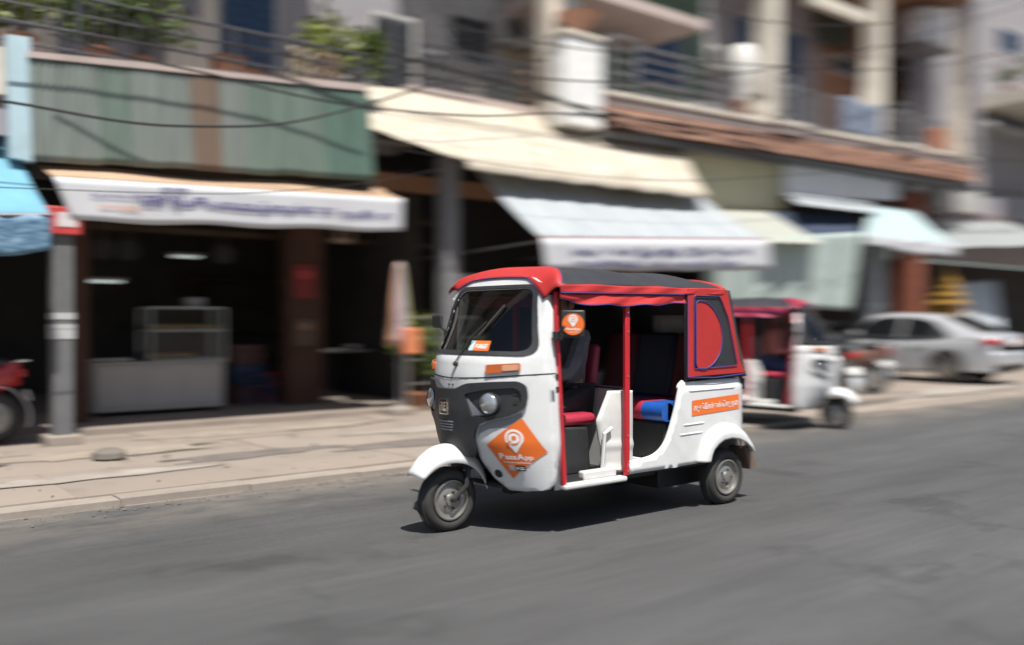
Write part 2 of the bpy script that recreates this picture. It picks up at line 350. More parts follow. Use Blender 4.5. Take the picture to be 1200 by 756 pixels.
def person(root, T, top, trous, seat=(.90, 0, .80), hands=((.50, -.27, 1.02), (.50, .27, 1.02)), lean=.04, knee=(.48, .16, .80), foot=(.44, .16, .40), look=-1):
    """a seated person facing local -x; T maps local metres to the world"""
    sx, sy, sz = seat; P = lambda x, y, z: T(Vector((x, y, z)))
    nd = {'pelvis': (P(sx, sy, sz + .06), .12), 'belly': (P(sx - lean * .4, sy, sz + .22), .115), 'chest': (P(sx - lean, sy, sz + .40), .125), 'neck0': (P(sx - lean, sy, sz + .52), .065), 'neck': (P(sx - lean - .01, sy, sz + .59), .052)}
    ed = [('pelvis', 'belly'), ('belly', 'chest'), ('chest', 'neck0'), ('neck0', 'neck')]
    body = dict(nd); bed = list(ed); jacket = {k: (nd[k][0], nd[k][1] * (1.16 if k != 'neck0' else 1.05)) for k in ('pelvis', 'belly', 'chest', 'neck0')}; body['pelvis'] = (nd['pelvis'][0], .10); body['belly'] = (nd['belly'][0], .09); body['chest'] = (nd['chest'][0], .105); jed = ed[:3]
    tr = {'pelvis': (P(sx, sy, sz + .05), .135)}; ted = []
    hx = sx - lean - .015; hz = sz + .69
    for k, v, r in (('skull0', (hx + .0, sy, hz - .05), .062), ('skull1', (hx, sy, hz + .01), .088), ('skull2', (hx + .01, sy, hz + .07), .075)): body[k] = (P(*v), r)
    bed += [('neck', 'skull0'), ('skull0', 'skull1'), ('skull1', 'skull2')]
    fing = []
    for i, sg in enumerate((-1, 1)):
        h = Vector(hands[i]); sh = Vector((sx - lean, sy + sg * .19, sz + .47)); el = (sh + h) / 2 + Vector((.03, sg * .07, -.13))
        n = str(i)
        for dct in (body, jacket):
            big = .92 if dct is body else 1.28
            dct['sh' + n] = (P(*sh), .058 * big); dct['ua' + n] = (P(*((sh + el) / 2)), .048 * big); dct['el' + n] = (P(*el), .042 * big); dct['fa' + n] = (P(*(el + (h - el) * .55)), .037 * big); dct['wr' + n] = (P(*(el + (h - el) * .86)), .028 * big * 1.05)
        e = [('chest', 'sh' + n), ('sh' + n, 'ua' + n), ('ua' + n, 'el' + n), ('el' + n, 'fa' + n), ('fa' + n, 'wr' + n)]; bed += e; jed += e
        body['palm' + n] = (P(*h), (.034, .018)); bed.append(('wr' + n, 'palm' + n))
        d = (h - el).normalized()
        for q in range(4):                              # four fingers of different length curled over the grip
            o = h + Vector((0, (q - 1.5) * .019, 0)); L = (.030, .036, .034, .027)[q]
            nm = 'f%s%d' % (n, q)
            body[nm + 'a'] = (P(*(o + d * .035 + Vector((0, 0, .008)))), .0095); body[nm + 'b'] = (P(*(o + d * (.035 + L * .6) + Vector((0, 0, -.012)))), .0085); body[nm + 'c'] = (P(*(o + d * (.030 + L * .3) + Vector((0, 0, -.036)))), .0075)
            bed += [('palm' + n, nm + 'a'), (nm + 'a', nm + 'b'), (nm + 'b', nm + 'c')]
        t0 = h + Vector((0, -sg * .03, -.01)); body['th' + n] = (P(*t0), .011); body['ti' + n] = (P(*(t0 + d * .03 + Vector((0, -sg * .012, -.022)))), .009); bed += [('palm' + n, 'th' + n), ('th' + n, 'ti' + n)]
        kn = Vector((knee[0], sy + sg * knee[1], knee[2])); ft = Vector((foot[0], sy + sg * foot[1], foot[2]))
        body['hip' + n] = (P(sx - .03, sy + sg * .09, sz + .03), .085); body['kn' + n] = (P(*kn), .058); body['cf' + n] = (P(*(kn + (ft - kn) * .35)), .052); body['an' + n] = (P(*ft), .036); body['toe' + n] = (P(*(ft + Vector((-.15, 0, -.04)))), .032)
        bed += [('pelvis', 'hip' + n), ('hip' + n, 'kn' + n), ('kn' + n, 'cf' + n), ('cf' + n, 'an' + n), ('an' + n, 'toe' + n)]
        tr['hip' + n] = (P(sx - .03, sy + sg * .09, sz + .03), .10); tr['mid' + n] = (P(*((kn + Vector((sx, sy + sg * .1, sz))) / 2)), .087); tr['kn' + n] = (P(*kn), .072); tr['cf' + n] = (P(*(kn + (ft - kn) * .35)), .068); tr['an' + n] = (P(*(kn + (ft - kn) * .9)), .052)
        ted += [('pelvis', 'hip' + n), ('hip' + n, 'mid' + n), ('mid' + n, 'kn' + n), ('kn' + n, 'cf' + n), ('cf' + n, 'an' + n)]
        s = MB(); s.tube([P(*(ft + Vector((.04, 0, -.05)))), P(*(ft + Vector((-.04, 0, -.045)))), P(*(ft + Vector((-.13, 0, -.055)))), P(*(ft + Vector((-.20, 0, -.06))))], [.038, .046, .043, .025], 10); build(s, 'shoe', SHOE, root)
    b = skin_mesh(body, bed); 
    for q in (-1, 1): b.lathe(P(hx + .01, sy + q * .088, hz), P(hx + .01, sy + q * .1, hz) - P(hx + .01, sy + q * .088, hz), [(.022, -.008), (.028, .004), (.012, .010)], 10)      # ears
    b.tube([P(hx - .083, sy, hz + .02), P(hx - .106, sy, hz - .025), P(hx - .083, sy, hz - .034)], [.009, .016, .008], 8)          # nose
    bo = build(b, 'body', SKIN, root)
    e = MB()
    for q in (-1, 1): e.lathe(P(hx - .078, sy + q * .032, hz + .012), P(hx - .09, sy + q * .032, hz + .012) - P(hx - .078, sy + q * .032, hz + .012), [(.013, 0), (.011, .006), (.004, .009)], 10)
    build(e, 'eyes', M('eye', (.05, .04, .035), .2), root)
    mo = MB(); mo.tube([P(hx - .076, sy - .024, hz - .062), P(hx - .088, sy, hz - .060), P(hx - .076, sy + .024, hz - .062)], [.004, .007, .004], 6); build(mo, 'mouth', M('lips', (.30, .10, .08), .5), root)
    build(skin_mesh(jacket, jed), 'jacket', top, root); build(skin_mesh(tr, ted), 'trousers', trous, root)
    hr = MB()
    def hf(a, b_):
        th = a * 2 * math.pi; ph = b_ * 1.75; r = .101 * (1 + .03 * math.sin(9 * th)); x = math.sin(ph) * math.cos(th); y = math.sin(ph) * math.sin(th); z = math.cos(ph)
        if x < -.35: z = max(z, .45)
        return P(hx + .012 + r * x, sy + r * y * .93, hz + .022 + r * z)
    hr.grid(hf, 20, 10); build(hr, 'hair', HAIR, root)

def cat(P, n):
    P = [Vector(p) for p in P]; out = []
    for i in range(len(P) - 1):
        p0, p1, p2, p3 = P[max(i - 1, 0)], P[i], P[i + 1], P[min(i + 2, len(P) - 1)]
        for k in range(n):
            t = k / n; out.append(tuple(.5 * ((2 * p1) + (p2 - p0) * t + (2 * p0 - 5 * p1 + 4 * p2 - p3) * t * t + (3 * p1 - p0 - 3 * p2 + p3) * t ** 3)))
    out.append(tuple(P[-1])); return out
# ------------------------------------------------------------------ three-wheeled taxi
CC = [(.28, .20), (.45, .10), (.6, .03), (.8, 0), (1.02, 0), (1.13, .02), (1.60, .37), (1.68, .41)]
EE = [(.28, .40), (1.0, .37), (1.15, .36), (1.5, .375), (1.6, .40), (1.7, .43)]
WW = [(.28, .58), (.6, .60), (1.0, .59), (1.3, .555), (1.5, .525), (1.6, .51), (1.68, .49)]
def fx(y, z):
    c0 = table(CC, z); return c0 + (table(EE, z) - c0) * min(1.05, abs(y) / table(WW, z)) ** 2.5
def cabf(y, z, h=0.0):
    e = .004; n = Vector((-1, (fx(y + e, z) - fx(y - e, z)) / (2 * e), (fx(y, z + e) - fx(y, z - e)) / (2 * e))).normalized()
    return Vector((fx(y, z), y, z)) + n * h
def wheel(root, c, r, wd, nm='wheel', cap=True):
    c = Vector(c); wr = thing_part(nm, root, c)
    t = MB(); prof = []
    for i in range(20):
        a = 2 * math.pi * i / 20; q = (r - r * .80 + .0) ; rr = r * .79 + math.cos(a) * r * .21; hh = math.sin(a) * wd * .5 * (1.0 if abs(math.cos(a)) < .75 else .82); prof.append((rr, hh))
    t.lathe(c, (0, 1, 0), prof, 40, True)
    for k in range(3): t.lathe(c + Vector((0, (k - 1) * wd * .22, 0)), (0, 1, 0), [(r * .985, -.006), (r * 1.006, -.004), (r * 1.006, .004), (r * .985, .006)], 40, True)
    build(t, 'tyre', RUBBER, wr, ang=50)
    m = MB(); s = wd * .5
    m.lathe(c, (0, 1, 0), [(r * .62, -s * .95), (r * .58, -s * .98), (r * .55, -s * .62), (r * .44, -s * .55), (r * .36, -s * .72), (r * .20, -s * .72), (r * .17, -s * .95), (.001, -s * 1.0), (.001, s), (r * .17, s * .95), (r * .36, s * .7), (r * .55, s * .62), (r * .58, s * .98), (r * .62, s * .95)], 36, True)
    build(m, 'rim', RIM, wr)
    b = MB()
    for sg in (-1, 1):
        for k in range(5):
            a = k * 2 * math.pi / 5; b.lathe(c + Vector((math.cos(a) * r * .27, sg * s * .70, math.sin(a) * r * .27)), (0, sg, 0), [(.009, 0), (.009, .012), (.005, .016)], 6)
    build(b, 'wheel_nuts', DARKM, wr, kind='stuff')
    return wr
def thing_part(name, root, c):
    o = bpy.data.objects.new(name, None); C.objects.link(o); o.parent = root; o.location = Vector(c) - WO[root.name]; WO[o.name] = Vector(c); o.empty_display_size = .1; return o

def tuk(label, logos=True, edge=RED, pink=False):
    root = thing('three_wheeled_taxi', (1.1, 0, 0), label, 'auto rickshaw')
    b = lambda mb, n, m, p=root, **k: build(mb, n, m, p, **k)
    # ---- cab front: one curved shell over (y, z) with the windscreen opening
    half = [(-.10, 1.672), (-.28, 1.668), (-.38, 1.65), (-.47, 1.61), (-.51, 1.55), (-.525, 1.47), (-.552, 1.3), (-.588, 1.0), (-.60, .6), (-.59, .42), (-.585, .35), (-.55, .305), (-.42, .285), (-.31, .285), (-.23, .36), (-.19, .47), (-.185, .60), (-.21, .70)]
    out = half + [(-a, z) for a, z in reversed(half)]
    ws = smooth_poly([(-.435, 1.608), (-.535, 1.15), (.535, 1.15), (.435, 1.608)], .10, 6)
    ws_in = smooth_poly([(-.405, 1.583), (-.50, 1.175), (.50, 1.175), (.405, 1.583)], .085, 6)
    if logos: b(MB().patch(out, cabf, 0, [ws_in], .03), 'cab_shell', WHITE, solid=.012, ang=50)
    else:                                                # low white body, dark raised windscreen frame
        wl_ = lambda y: 1.10; lowp = [p for p in out if p[1] < 1.05]; k_ = [i for i, p in enumerate(out) if p[1] < 1.05]
        upp = [p for p in out if p[1] >= 1.05]; L_ = [p for p in upp if p[0] < 0]; R_ = [p for p in upp if p[0] > 0]
        b(MB().patch([(-.58, 1.118)] + lowp + [(.58, 1.118)], cabf, 0, [], .035), 'cab_shell', WHITE, solid=.012, ang=50)
        b(MB().patch(L_ + [(-.58, 1.122), (.58, 1.122)] + R_, cabf, 0, [ws_in], .035), 'upper_cab', ROOFB, solid=.012, ang=50)
    fr = MB().patch(ws, cabf, .014, [ws_in], .04, back=-.006); wf = b(fr, 'windscreen_frame', BLACKP)
    gl = MB().patch(ws_in, cabf, .001, [], .05); b(gl, 'windscreen', GLASS, wf)
    for sg in (-1, 1):                                   # side returns behind the shell edge
        s = MB(); s.add([(table(EE, z) + dx, sg * (table(WW, z) - .004), z) for z in (.30, .6, 1.0, 1.3, 1.54) for dx in (-.01, .035)], [(2 * i, 2 * i + 1, 2 * i + 3, 2 * i + 2) for i in range(4)]); b(s, 'door_jamb', WHITE, solid=.008)
        s = MB(); s.tube([(.455, sg * .592, .33), (.425, sg * .590, .8), (.415, sg * .562, 1.3), (.43, sg * .54, 1.56)], .017, 8); b(s, 'door_post', REDP)
        for z in (1.02, .94): q = MB().box((.395, sg * .590, z), (.022, .010, .035)); b(q, 'hinge', DARKM)
    # seam across the front, panel swage
    sm_ = MB().patch([(-.595, 1.046), (-.3, 1.018), (0, 1.004), (.3, 1.018), (.595, 1.046), (.595, 1.038), (.3, 1.010), (0, .996), (-.3, 1.010), (-.595, 1.038)], cabf, .0085, [], .05); b(sm_, 'panel_seam', BLACKP)
    # ---- black nose mask
    mh = [(-.045, .935), (-.087, .934), (-.165, .974), (-.32, .988), (-.455, .995), (-.49, .965), (-.496, .895), (-.486, .828), (-.43, .783), (-.30, .742), (-.235, .715), (-.205, .655), (-.195, .56), (-.17, .50), (-.06, .53)]
    mk = smooth_poly(mh + [(-a, z) for a, z in reversed(mh)], .022, 3)
    def nose(y, z, h):                                   # the middle of the mask stands further forward
        k = max(0, 1 - (abs(y) / .17) ** 2) * .035; return cabf(y, z, h + (k if h > 0 else 0))
    podh = smooth_poly([(-.15, .905), (-.30, .940), (-.44, .955), (-.465, .93), (-.468, .86), (-.42, .815), (-.30, .768), (-.20, .765)], .025, 3); podm = [(-a, z) for a, z in reversed(podh)]
    mask = b(MB().patch(mk, nose, .030, [podh, podm], .03, back=-.004), 'nose_mask', BLACKP if logos else WHITE)
    for pd, sg in ((podh, -1), (podm, 1)):
        b(MB().patch(pd, nose, .012, [], .04), 'lamp_recess', BLACKP, mask)
        tri = [(sg * -1 * a, z) for a, z in ((.155, .895), (.245, .80), (.275, .78), (.205, .772))]; tri = [(-a, z) for a, z in tri] if sg < 0 else tri
        b(MB().patch([(sg * .158, .893), (sg * .262, .795), (sg * .285, .778), (sg * .205, .772)], cabf, .02, [], .04), 'recess_panel', GREYP, mask)
        hl = MB(); c0 = cabf(sg * .316, .85, .0); ax = Vector((-1, sg * .30, .03)); ax.normalize(); hl.lathe(c0 + ax * .010, ax, [(.066, -.02), (.067, .018), (.062, .026), (.04, .036), (.001, .04)], 28); hd = b(hl, 'headlamp', LENS)
        q = MB(); q.lathe(c0 + ax * .010, ax, [(.067, -.02), (.074, -.02), (.074, .018), (.067, .020)], 28, True); b(q, 'lamp_ring', BLACKP, hd)
        q = MB()
        for z in (.925, .868): q.patch(smooth_poly([(sg * .43, z), (sg * .455, z), (sg * .455, z - .02), (sg * .43, z - .02)], .006), cabf, .016, [], .03)
        b(q, 'recess_screw_holes', DARKM, mask)
    q = MB()                                             # square emblem: open ring with two letter strokes
    def frame2(mb, cx, cz, a, t, h):
        mb.patch([(cx - a, cz - a), (cx + a, cz - a), (cx + a, cz + a), (cx - a, cz + a)], nose, h, [[(cx - a + t, cz - a + t), (cx + a - t, cz - a + t), (cx + a - t, cz + a - t), (cx - a + t, cz + a - t)]], .05, back=.03)
    frame2(q, 0, .822, .046, .007, .038); fn = lambda u, v, h: nose(-u, v, h); write(q, 'RE', 0, .822, .054, .05, fn, .015, .036); b(q, 'square_emblem', CHROME, mask)
    for k in range(4): q = MB(); z = .735 - k * .018; q.patch([(-.07 + k * .004, z), (.07 - k * .004, z), (.07 - k * .004, z - .008), (-.07 + k * .004, z - .008)], nose, .036, [], .03, back=.025); b(q, 'vent_slat', GREYP, mask)
    q = MB()
    for y in (-.02, .02): q.lathe(cabf(y, .958, 0), (-1, 0, 0), [(.006, 0), (.006, .012), (.001, .013)], 10)
    b(q, 'cab_screws', DARKM)
    # pressed fold below the lamp pods, its shade painted as a grey patch
    for sg in (-1, 1):
        q = MB().patch(smooth_poly([(sg * .47, .80), (sg * .43, .775), (sg * .30, .735), (sg * .235, .70), (sg * .215, .62), (sg * .235, .655), (sg * .30, .69), (sg * .40, .705), (sg * .47, .76)], .01, 2), cabf, .0085, [], .03, back=-.002); b(q, 'swage_shade', GREYP)
        # indicator
        q = MB().patch(smooth_poly([(sg * .285, 1.092), (sg * .457, 1.107), (sg * .46, 1.055), (sg * .29, 1.036)], .012, 3), cabf, .026, [], .03, back=-.002); ind = b(q, 'indicator', AMBER)
        q = MB().patch(smooth_poly([(sg * .375, 1.092), (sg * .450, 1.098), (sg * .452, 1.062), (sg * .378, 1.054)], .008, 3), cabf, .031, [], .03, back=.02); b(q, 'indicator_lens', AMBERL, ind)
    q = MB().lathe(cabf(-.28, .395, .007), cabf(-.28, .395, 1) - cabf(-.28, .395, 0), [(.030, .0), (.028, .004), (.012, .002), (.001, .001)], 14); b(q, 'shaded_dent', DARKM)  # dark disc standing for the shaded hollow of a small dent
    # nose underside / inner fairing
    q = MB(); q.patch([(-.25, .74), (-.26, .50), (-.22, .33), (.22, .33), (.26, .50), (.25, .74)], lambda y, z, h: cabf(y, z, 0) + Vector((.035 + max(0, .6 - z) * .5, 0, 0)), 0, [], .06); b(q, 'inner_fairing', GREYP, solid=.01)
    q = MB(); q.add([(.30, -.40, .30), (.30, .40, .30), (.20, .25, .30), (.20, -.25, .30), (.50, -.58, .30), (.50, .58, .30)], [(0, 1, 2, 3), (4, 5, 1, 0)]); b(q, 'cab_floor', DARKM, solid=.02)
    # wiper
    q = MB(); w0 = cabf(-.045, 1.09, .03); w1 = cabf(-.11, 1.24, .045); w2 = cabf(-.215, 1.46, .03); q.tube([w0, w1, lerp(w1, w2, .5)], .005, 6); q.lathe(cabf(-.045, 1.09, 0), (-1, 0, .2), [(.016, 0), (.014, .03), (.006, .036)], 12); wp = b(q, 'wiper', DARKM)
    q = MB(); q.tube([cabf(-.13, 1.27, .014), cabf(-.17, 1.365, .016), cabf(-.215, 1.47, .014)], .008, 6); b(q, 'wiper_blade', RUBBER, wp)
    # ---- front mudguard, wheel, fork
    fc = Vector((-.04, 0, .215))
    def fend(u, v):
        a = math.radians(lerp(150, 6, u)); r = .315 + .02 * math.sin(u * math.pi); t = (v - .5) * 2; wd = .125 * (1 - .22 * abs(u - .5) * 2)
        c = 1 - abs(t) ** 3; rr = r - (.04 + .07 * math.sin(u * math.pi)) * (1 - c)
        return fc + Vector((math.cos(a) * rr * .93 - .02 * (1 - u), t * wd, .0 + math.sin(a) * rr + .02))
    b(MB().grid(fend, 28, 14), 'front_mudguard', WHITE, solid=.008, ang=60)
    wheel(root, (-.04, 0, .210), .210, .115, 'front_wheel')
    q = MB()
    for sg in (-1, 1): q.tube([(-.04, sg * .075, .215), (.06, sg * .08, .30), (.10, sg * .06, .50)], .018, 8)
    q.tube([(-.04, -.09, .215), (-.04, .09, .215)], .016, 8); q.box((.10, 0, .46), (.12, .14, .12)); b(q, 'front_fork', DARKM)
    # ---- floor pan, sill, steps
    q = MB(); q.box((1.25, 0, .335), (1.62, 1.12, .03)); b(q, 'floor_pan', DARKM)
    q = MB(); q.box((1.3, 0, .25), (1.7, .10, .12)); q.box((1.3, .3, .27), (1.5, .05, .07)); q.box((1.3, -.3, .27), (1.5, .05, .07)); q.box((1.85, 0, .24), (.5, .7, .2)); b(q, 'chassis', DARKM, bevel=.01)
    for sg in (-1, 1):
        q = MB(); q.box((.72, sg * .575, .315), (.56, .10, .035)); q.box((.80, sg * .54, .36), (.30, .06, .06)); b(q, 'entry_step', OFFW, bevel=.012)
    # driver's engine-box seat pedestal and seat
    q = MB(); q.prism([(.50, -.42, .34), (.86, -.42, .34), (.83, -.42, .66), (.53, -.42, .68)], (0, .84, 0)); b(q, 'seat_box', BLACKP, bevel=.02)
    q = MB(); q.box((.70, 0, .712), (.40, .86, .075)); b(q, 'driver_seat', SEATR, bevel=.03)
    q = MB(); q.box((1.09, -.02, 1.04), (.07, .42, .34), Matrix.Rotation(math.radians(8), 3, 'Y')); b(q, 'driver_backrest', M('dark red vinyl', (.26, .02, .05), .45), bevel=.03)
    q = MB().tube([(1.06, -.56, .915), (1.06, .56, .915)], .013, 8); b(q, 'partition_rail', CHROME)
    # white moulded partition behind the driver
    for sg in (-1, 1):
        q = MB()
        def part(u, v):
            z = lerp(.33, .90, v); x0 = lerp(.90, .78, min(1, v * 1.0)) if v < .65 else lerp(.82, .93, (v - .65) / .35)
            rib = .010 * max(0, math.sin(v * 22)) ** 2 * (1 if .05 < v < .6 else 0); return Vector((lerp(x0, 1.10, u), sg * (lerp(.50, .565, u) + rib), z))
        q.grid(part, 6, 30); b(q, 'partition_panel', OFFW, solid=.02)
        q = MB(); q.tube([(.845, sg * .535, .36), (.86, sg * .545, .62), (.92, sg * .55, .655)], .014, 8); b(q, 'partition_edge', OFFW)
    q = MB().box((1.09, 0, .62), (.03, 1.10, .55)); b(q, 'partition_wall', OFFW, bevel=.008)
    # doorway poles
    for sg in (-1, 1):
        q = MB(); q.add([], []); q.box((1.02, sg * .590, .91), (.042, .030, 1.16)); pl = b(q, 'canopy_pole', REDP, bevel=.006)
        q = MB()
        for z in (.36, .60, 1.0, 1.30, 1.43): q.lathe((1.02, sg * .605, z), (0, sg, 0), [(.007, 0), (.006, .004), (.001, .006)], 8)
        b(q, 'pole_rivets', CHROME, pl)
    # ---- white rear tub
    lipp = cat([(1.03, .412), (1.21, .425), (1.31, .452), (1.39, .51), (1.45, .61), (1.51, .76), (1.54, .86), (1.565, .91), (1.60, .935)], 4)
    to = [(1.03, .343)] + lipp + [(1.9, .942), (2.30, .945), (2.335, .75), (2.35, .60), (2.35, .50), (2.30, .40), (2.285, .47), (2.21, .51), (2.05, .52), (1.93, .47), (1.86, .36), (1.70, .348), (1.3, .343)]
    for sg in (-1, 1):
        def side(x, z, h):
            rnd = max(0, (x - 2.18) / .17); y = .612 - .11 * rnd ** 2 - (.02 if z > .9 else 0)
            return Vector((x, sg * (y + h), z))
        q = MB().patch(to, side, 0, [], .032); tub = b(q, 'rear_side_panel', WHITE, solid=.014, ang=60)
        q = MB()                                        # rolled inner lip and inner wheel box
        q.tube([(x, sg * (.60 - (.02 if z > .9 else 0)), z) for x, z in lipp], .018, 8); b(q, 'door_lip', WHITE, tub)
        for x0, x1, zz in ((1.62, 2.15, .872), (1.56, 1.80, .632), (1.52, 1.78, .565)): b(MB().tube([(x0, sg * .612, zz), (x0 + .02, sg * .618, zz), (x1 - .02, sg * .618, zz + .004), (x1, sg * .612, zz + .004)], .007, 8), 'pressed_rib', WHITE, tub)
        q = MB(); q.box((1.98, sg * .42, .56), (.62, .26, .14)); q.box((1.98, sg * .30, .45), (.6, .02, .3)); b(q, 'wheel_box', DARKM)
        def arch(u, v):                                  # flared rear mudguard
            P_ = [(1.707, .355), (1.725, .42), (1.76, .50), (1.83, .572), (1.92, .61), (2.03, .622), (2.14, .60), (2.25, .55), (2.33, .47), (2.375, .38)]
            Q_ = [(1.80, .355), (1.815, .40), (1.84, .44), (1.89, .475), (1.95, .50), (2.04, .508), (2.13, .495), (2.21, .465), (2.28, .42), (2.32, .38)]
            i = min(8, int(u * 9)); t = u * 9 - i; p = Vector(P_[i]).lerp(Vector(P_[i + 1]), t); s_ = Vector(Q_[i]).lerp(Vector(Q_[i + 1]), t)
            x, z = p.lerp(s_, v); y = .612 + .062 * math.sin(min(1, v * 1.5) * math.pi / 2) - (max(0, (x - 2.15) / .2) ** 2) * .06 * (1 - v)
            return Vector((x, sg * y, z))
        b(MB().grid(arch, 36, 8), 'rear_mudguard', WHITE, solid=.01, ang=60)
        q = MB(); q.prism([(2.30, sg * .60, .40), (2.37, sg * .60, .42), (2.44, sg * .60, .24), (2.35, sg * .60, .24)], (0, -sg * .16, 0)); b(q, 'mud_flap', M('worn rubber', (.16, .11, .085), .8, dirt=.4))
        wheel(root, (2.075, sg * .545, .21), .210, .13, 'rear_wheel')
    # tub back, engine lid, tail
    def back(u, v):
        y = lerp(-.50, .50, u); z = lerp(.36, .945, v); x = 2.345 + .03 * (1 - (abs(y) / .5) ** 3) - .05 * v; return Vector((x, y, z))
    b(MB().grid(back, 14, 8), 'rear_panel', WHITE, solid=.014)
    q = MB(); q.box((2.34, -.47, .80), (.05, .10, .14)); q.box((2.34, .47, .80), (.05, .10, .14)); b(q, 'tail_lamps', TAIL, bevel=.01)
    q = MB(); q.box((2.385, 0, .62), (.012, .30, .16)); b(q, 'number_plate', STWHITE)
    q = MB(); q.tube([(2.27, -.58, .95), (2.29, -.585, .88), (2.31, -.57, .86)], .014, 6); q.box((2.285, -.585, .90), (.035, .02, .07)); b(q, 'canopy_buckle', DARKM)
    q = MB(); q.box((1.6, 0, .355), (1.0, 1.1, .02)); b(q, 'rear_floor', OFFW)
    q = MB()
    for k in range(9): q.box((1.42, 0, .372 + (k % 2) * .006), (.02, .9, .012)); q.v[-8:] = [v + Vector((-.28 + k * .05, 0, 0)) for v in q.v[-8:]]
    b(q, 'floor_mat', STWHITE)
    # passenger bench: red end, blue middle
    bench = MB(); bench.box((1.70, 0, .50), (.46, 1.06, .30)); bb = b(bench, 'bench_base', BLACKP, bevel=.02)
    for k, (y0, y1, m) in enumerate(((-.56, -.36, SEATB), (-.36, -.10, SEATR), (-.10, .24, SEATB), (.24, .56, SEATR))):
        m = m if logos else SEATB
        q = MB(); q.tube([(1.47, y0, .725), (1.47, y1, .725)], .068, 16); q.box((1.70, (y0 + y1) / 2, .73), (.46, y1 - y0, .12)); b(q, 'seat_cushion', m)
    for k, (y0, y1, m) in enumerate(((-.54, -.2, SEATR), (-.2, .2, SEATB), (.2, .54, SEATR))):
        q = MB(); q.box((1.98, (y0 + y1) / 2, 1.02), (.12, y1 - y0 - .004, .52), Matrix.Rotation(math.radians(12), 3, 'Y')); b(q, 'rear_backrest', M('seat back', (.10, .008, .012), .5) if m is SEATR else M('seat back blue', (.008, .012, .035), .5), bevel=.03)
    # ---- canopy
    def roofz(x, y):
        top = 1.735 - .05 * max(0, (x - 1.0) / 1.1) ** 2 + .010 * math.sin(x * 8.5) + .004 * math.sin(x * 21 + y * 9); r = min(1, abs(y) / .615); edge = 1.602 - .004 * math.sin(x * 5)
        return edge + (top - edge) * (1 - r ** 3.4)
    def rf(u, v):
        y = lerp(-.615, .615, v); x = lerp(.60 - .20 * (abs(y) / .615) ** 2.2, 2.02, u); return Vector((x, y, roofz(x, y) - (.012 if u < .02 else 0)))
    b(MB().grid(rf, 40, 36), 'canopy_roof', ROOFB, ang=60, solid=.006)
    def cap(u, v):                                       # red hood over the top of the cab
        far = u > .5; yw = lerp(.47 if far else .505, .622, v ** .8); y = lerp(-yw, yw, u); r = abs(y) / yw
        zf = 1.668 - .03 * r ** 2 - (.05 if far else .125) * max(0, (r - .58) / .42) ** 1.5; xf = fx(min(.5, abs(y)), zf) - .016; xb = .66 - .25 * r ** 2.2; zb = roofz(.6, y * .985) + .016 - .05 * max(0, (r - .9) / .1)
        x = lerp(xf, xb, v ** .8); z = lerp(zf, zb, math.sin(v * math.pi / 2)) + .012 * math.sin(v * math.pi)
        return Vector((x, y + (.014 if y > 0 else -.014) * math.sin(v * math.pi) * r, z))
    b(MB().grid(cap, 40, 12), 'front_hood', edge, ang=70, solid=.008)
    q = MB(); q.tube([cap(i / 40, 0) for i in range(41)], .004, 6); b(q, 'hood_piping', BLUEP)
    q = MB(); q.tube([cap(i / 40, 1) + Vector((0, 0, .004)) for i in range(41)], .004, 6); b(q, 'hood_back_piping', BLUEP)
    for sg in (-1, 1):
        def strip(u, v):
            x = lerp(.40 if sg < 0 else .52, 2.04, u); return Vector((x, sg * (.617 + .006 * v + .004 * math.sin(x * 19 + v * 3)), lerp(1.608 + .003 * math.sin(x * 11), 1.552 + .012 * u, v)))
        b(MB().grid(strip, 80, 5), 'roof_border', edge, solid=.006)
        q = MB(); q.tube([strip(i / 30 * .71, 1) + Vector((0, sg * .004, 0)) for i in range(31)], .004, 6); b(q, 'border_piping', BLUEP)
        def flap(u, v):
            x = lerp(.40 if sg < 0 else .52, 1.59, u); zt = 1.545 + .012 * u; zb_ = 1.488 - .018 * math.sin(u * math.pi) + .005 * math.sin(u * 23) + .014 * u - .02 * (1 - u) * 0 + .03 * max(0, .12 - u) / .12
            return Vector((x, sg * (.612 + .030 * v * math.sin(u * math.pi) + .012 * math.sin(u * 17 + 3 * v) * v + .002 * math.sin(u * 41 + 6 * v)), lerp(zt, zb_, v)))
        b(MB().grid(flap, 90, 8), 'side_flap', edge, ang=70, solid=.005)
        q = MB(); q.tube([flap(i / 30, 1) for i in range(31)], .004, 6); b(q, 'flap_piping', BLUEP)
    def xs(z): return 2.03 + .33 * (1.585 - z)
    def rear(u, v):                                      # wrap-round rear curtain, u round the back, v upwards
        z = lerp(.955, 1.60, v); xe = xs(z); yb = .618; L = xe - 1.60; rc = .14; xb = xe + rc; tot = 2 * L + math.pi * rc + 2 * (yb - rc); d = u * tot
        if d < L: p = (1.60 + d, -yb)
        elif d < L + math.pi * rc / 2: a = (d - L) / rc; p = (xe + rc * math.sin(a), -(yb - rc) - rc * math.cos(a))
        elif d < tot - L - math.pi * rc / 2: p = (xb, -(yb - rc) + d - L - math.pi * rc / 2)
        elif d < tot - L: a = (d - (tot - L - math.pi * rc / 2)) / rc; p = (xe + rc * math.cos(a), (yb - rc) + rc * math.sin(a))
        else: p = (1.60 + (tot - d), yb)
        return Vector((p[0] + .008 * math.sin(z * 9) * (1 if L < d < tot - L else 0), p[1], z))
    b(MB().grid(rear, 90, 16), 'rear_curtain', ROOFB, ang=70, solid=.006)
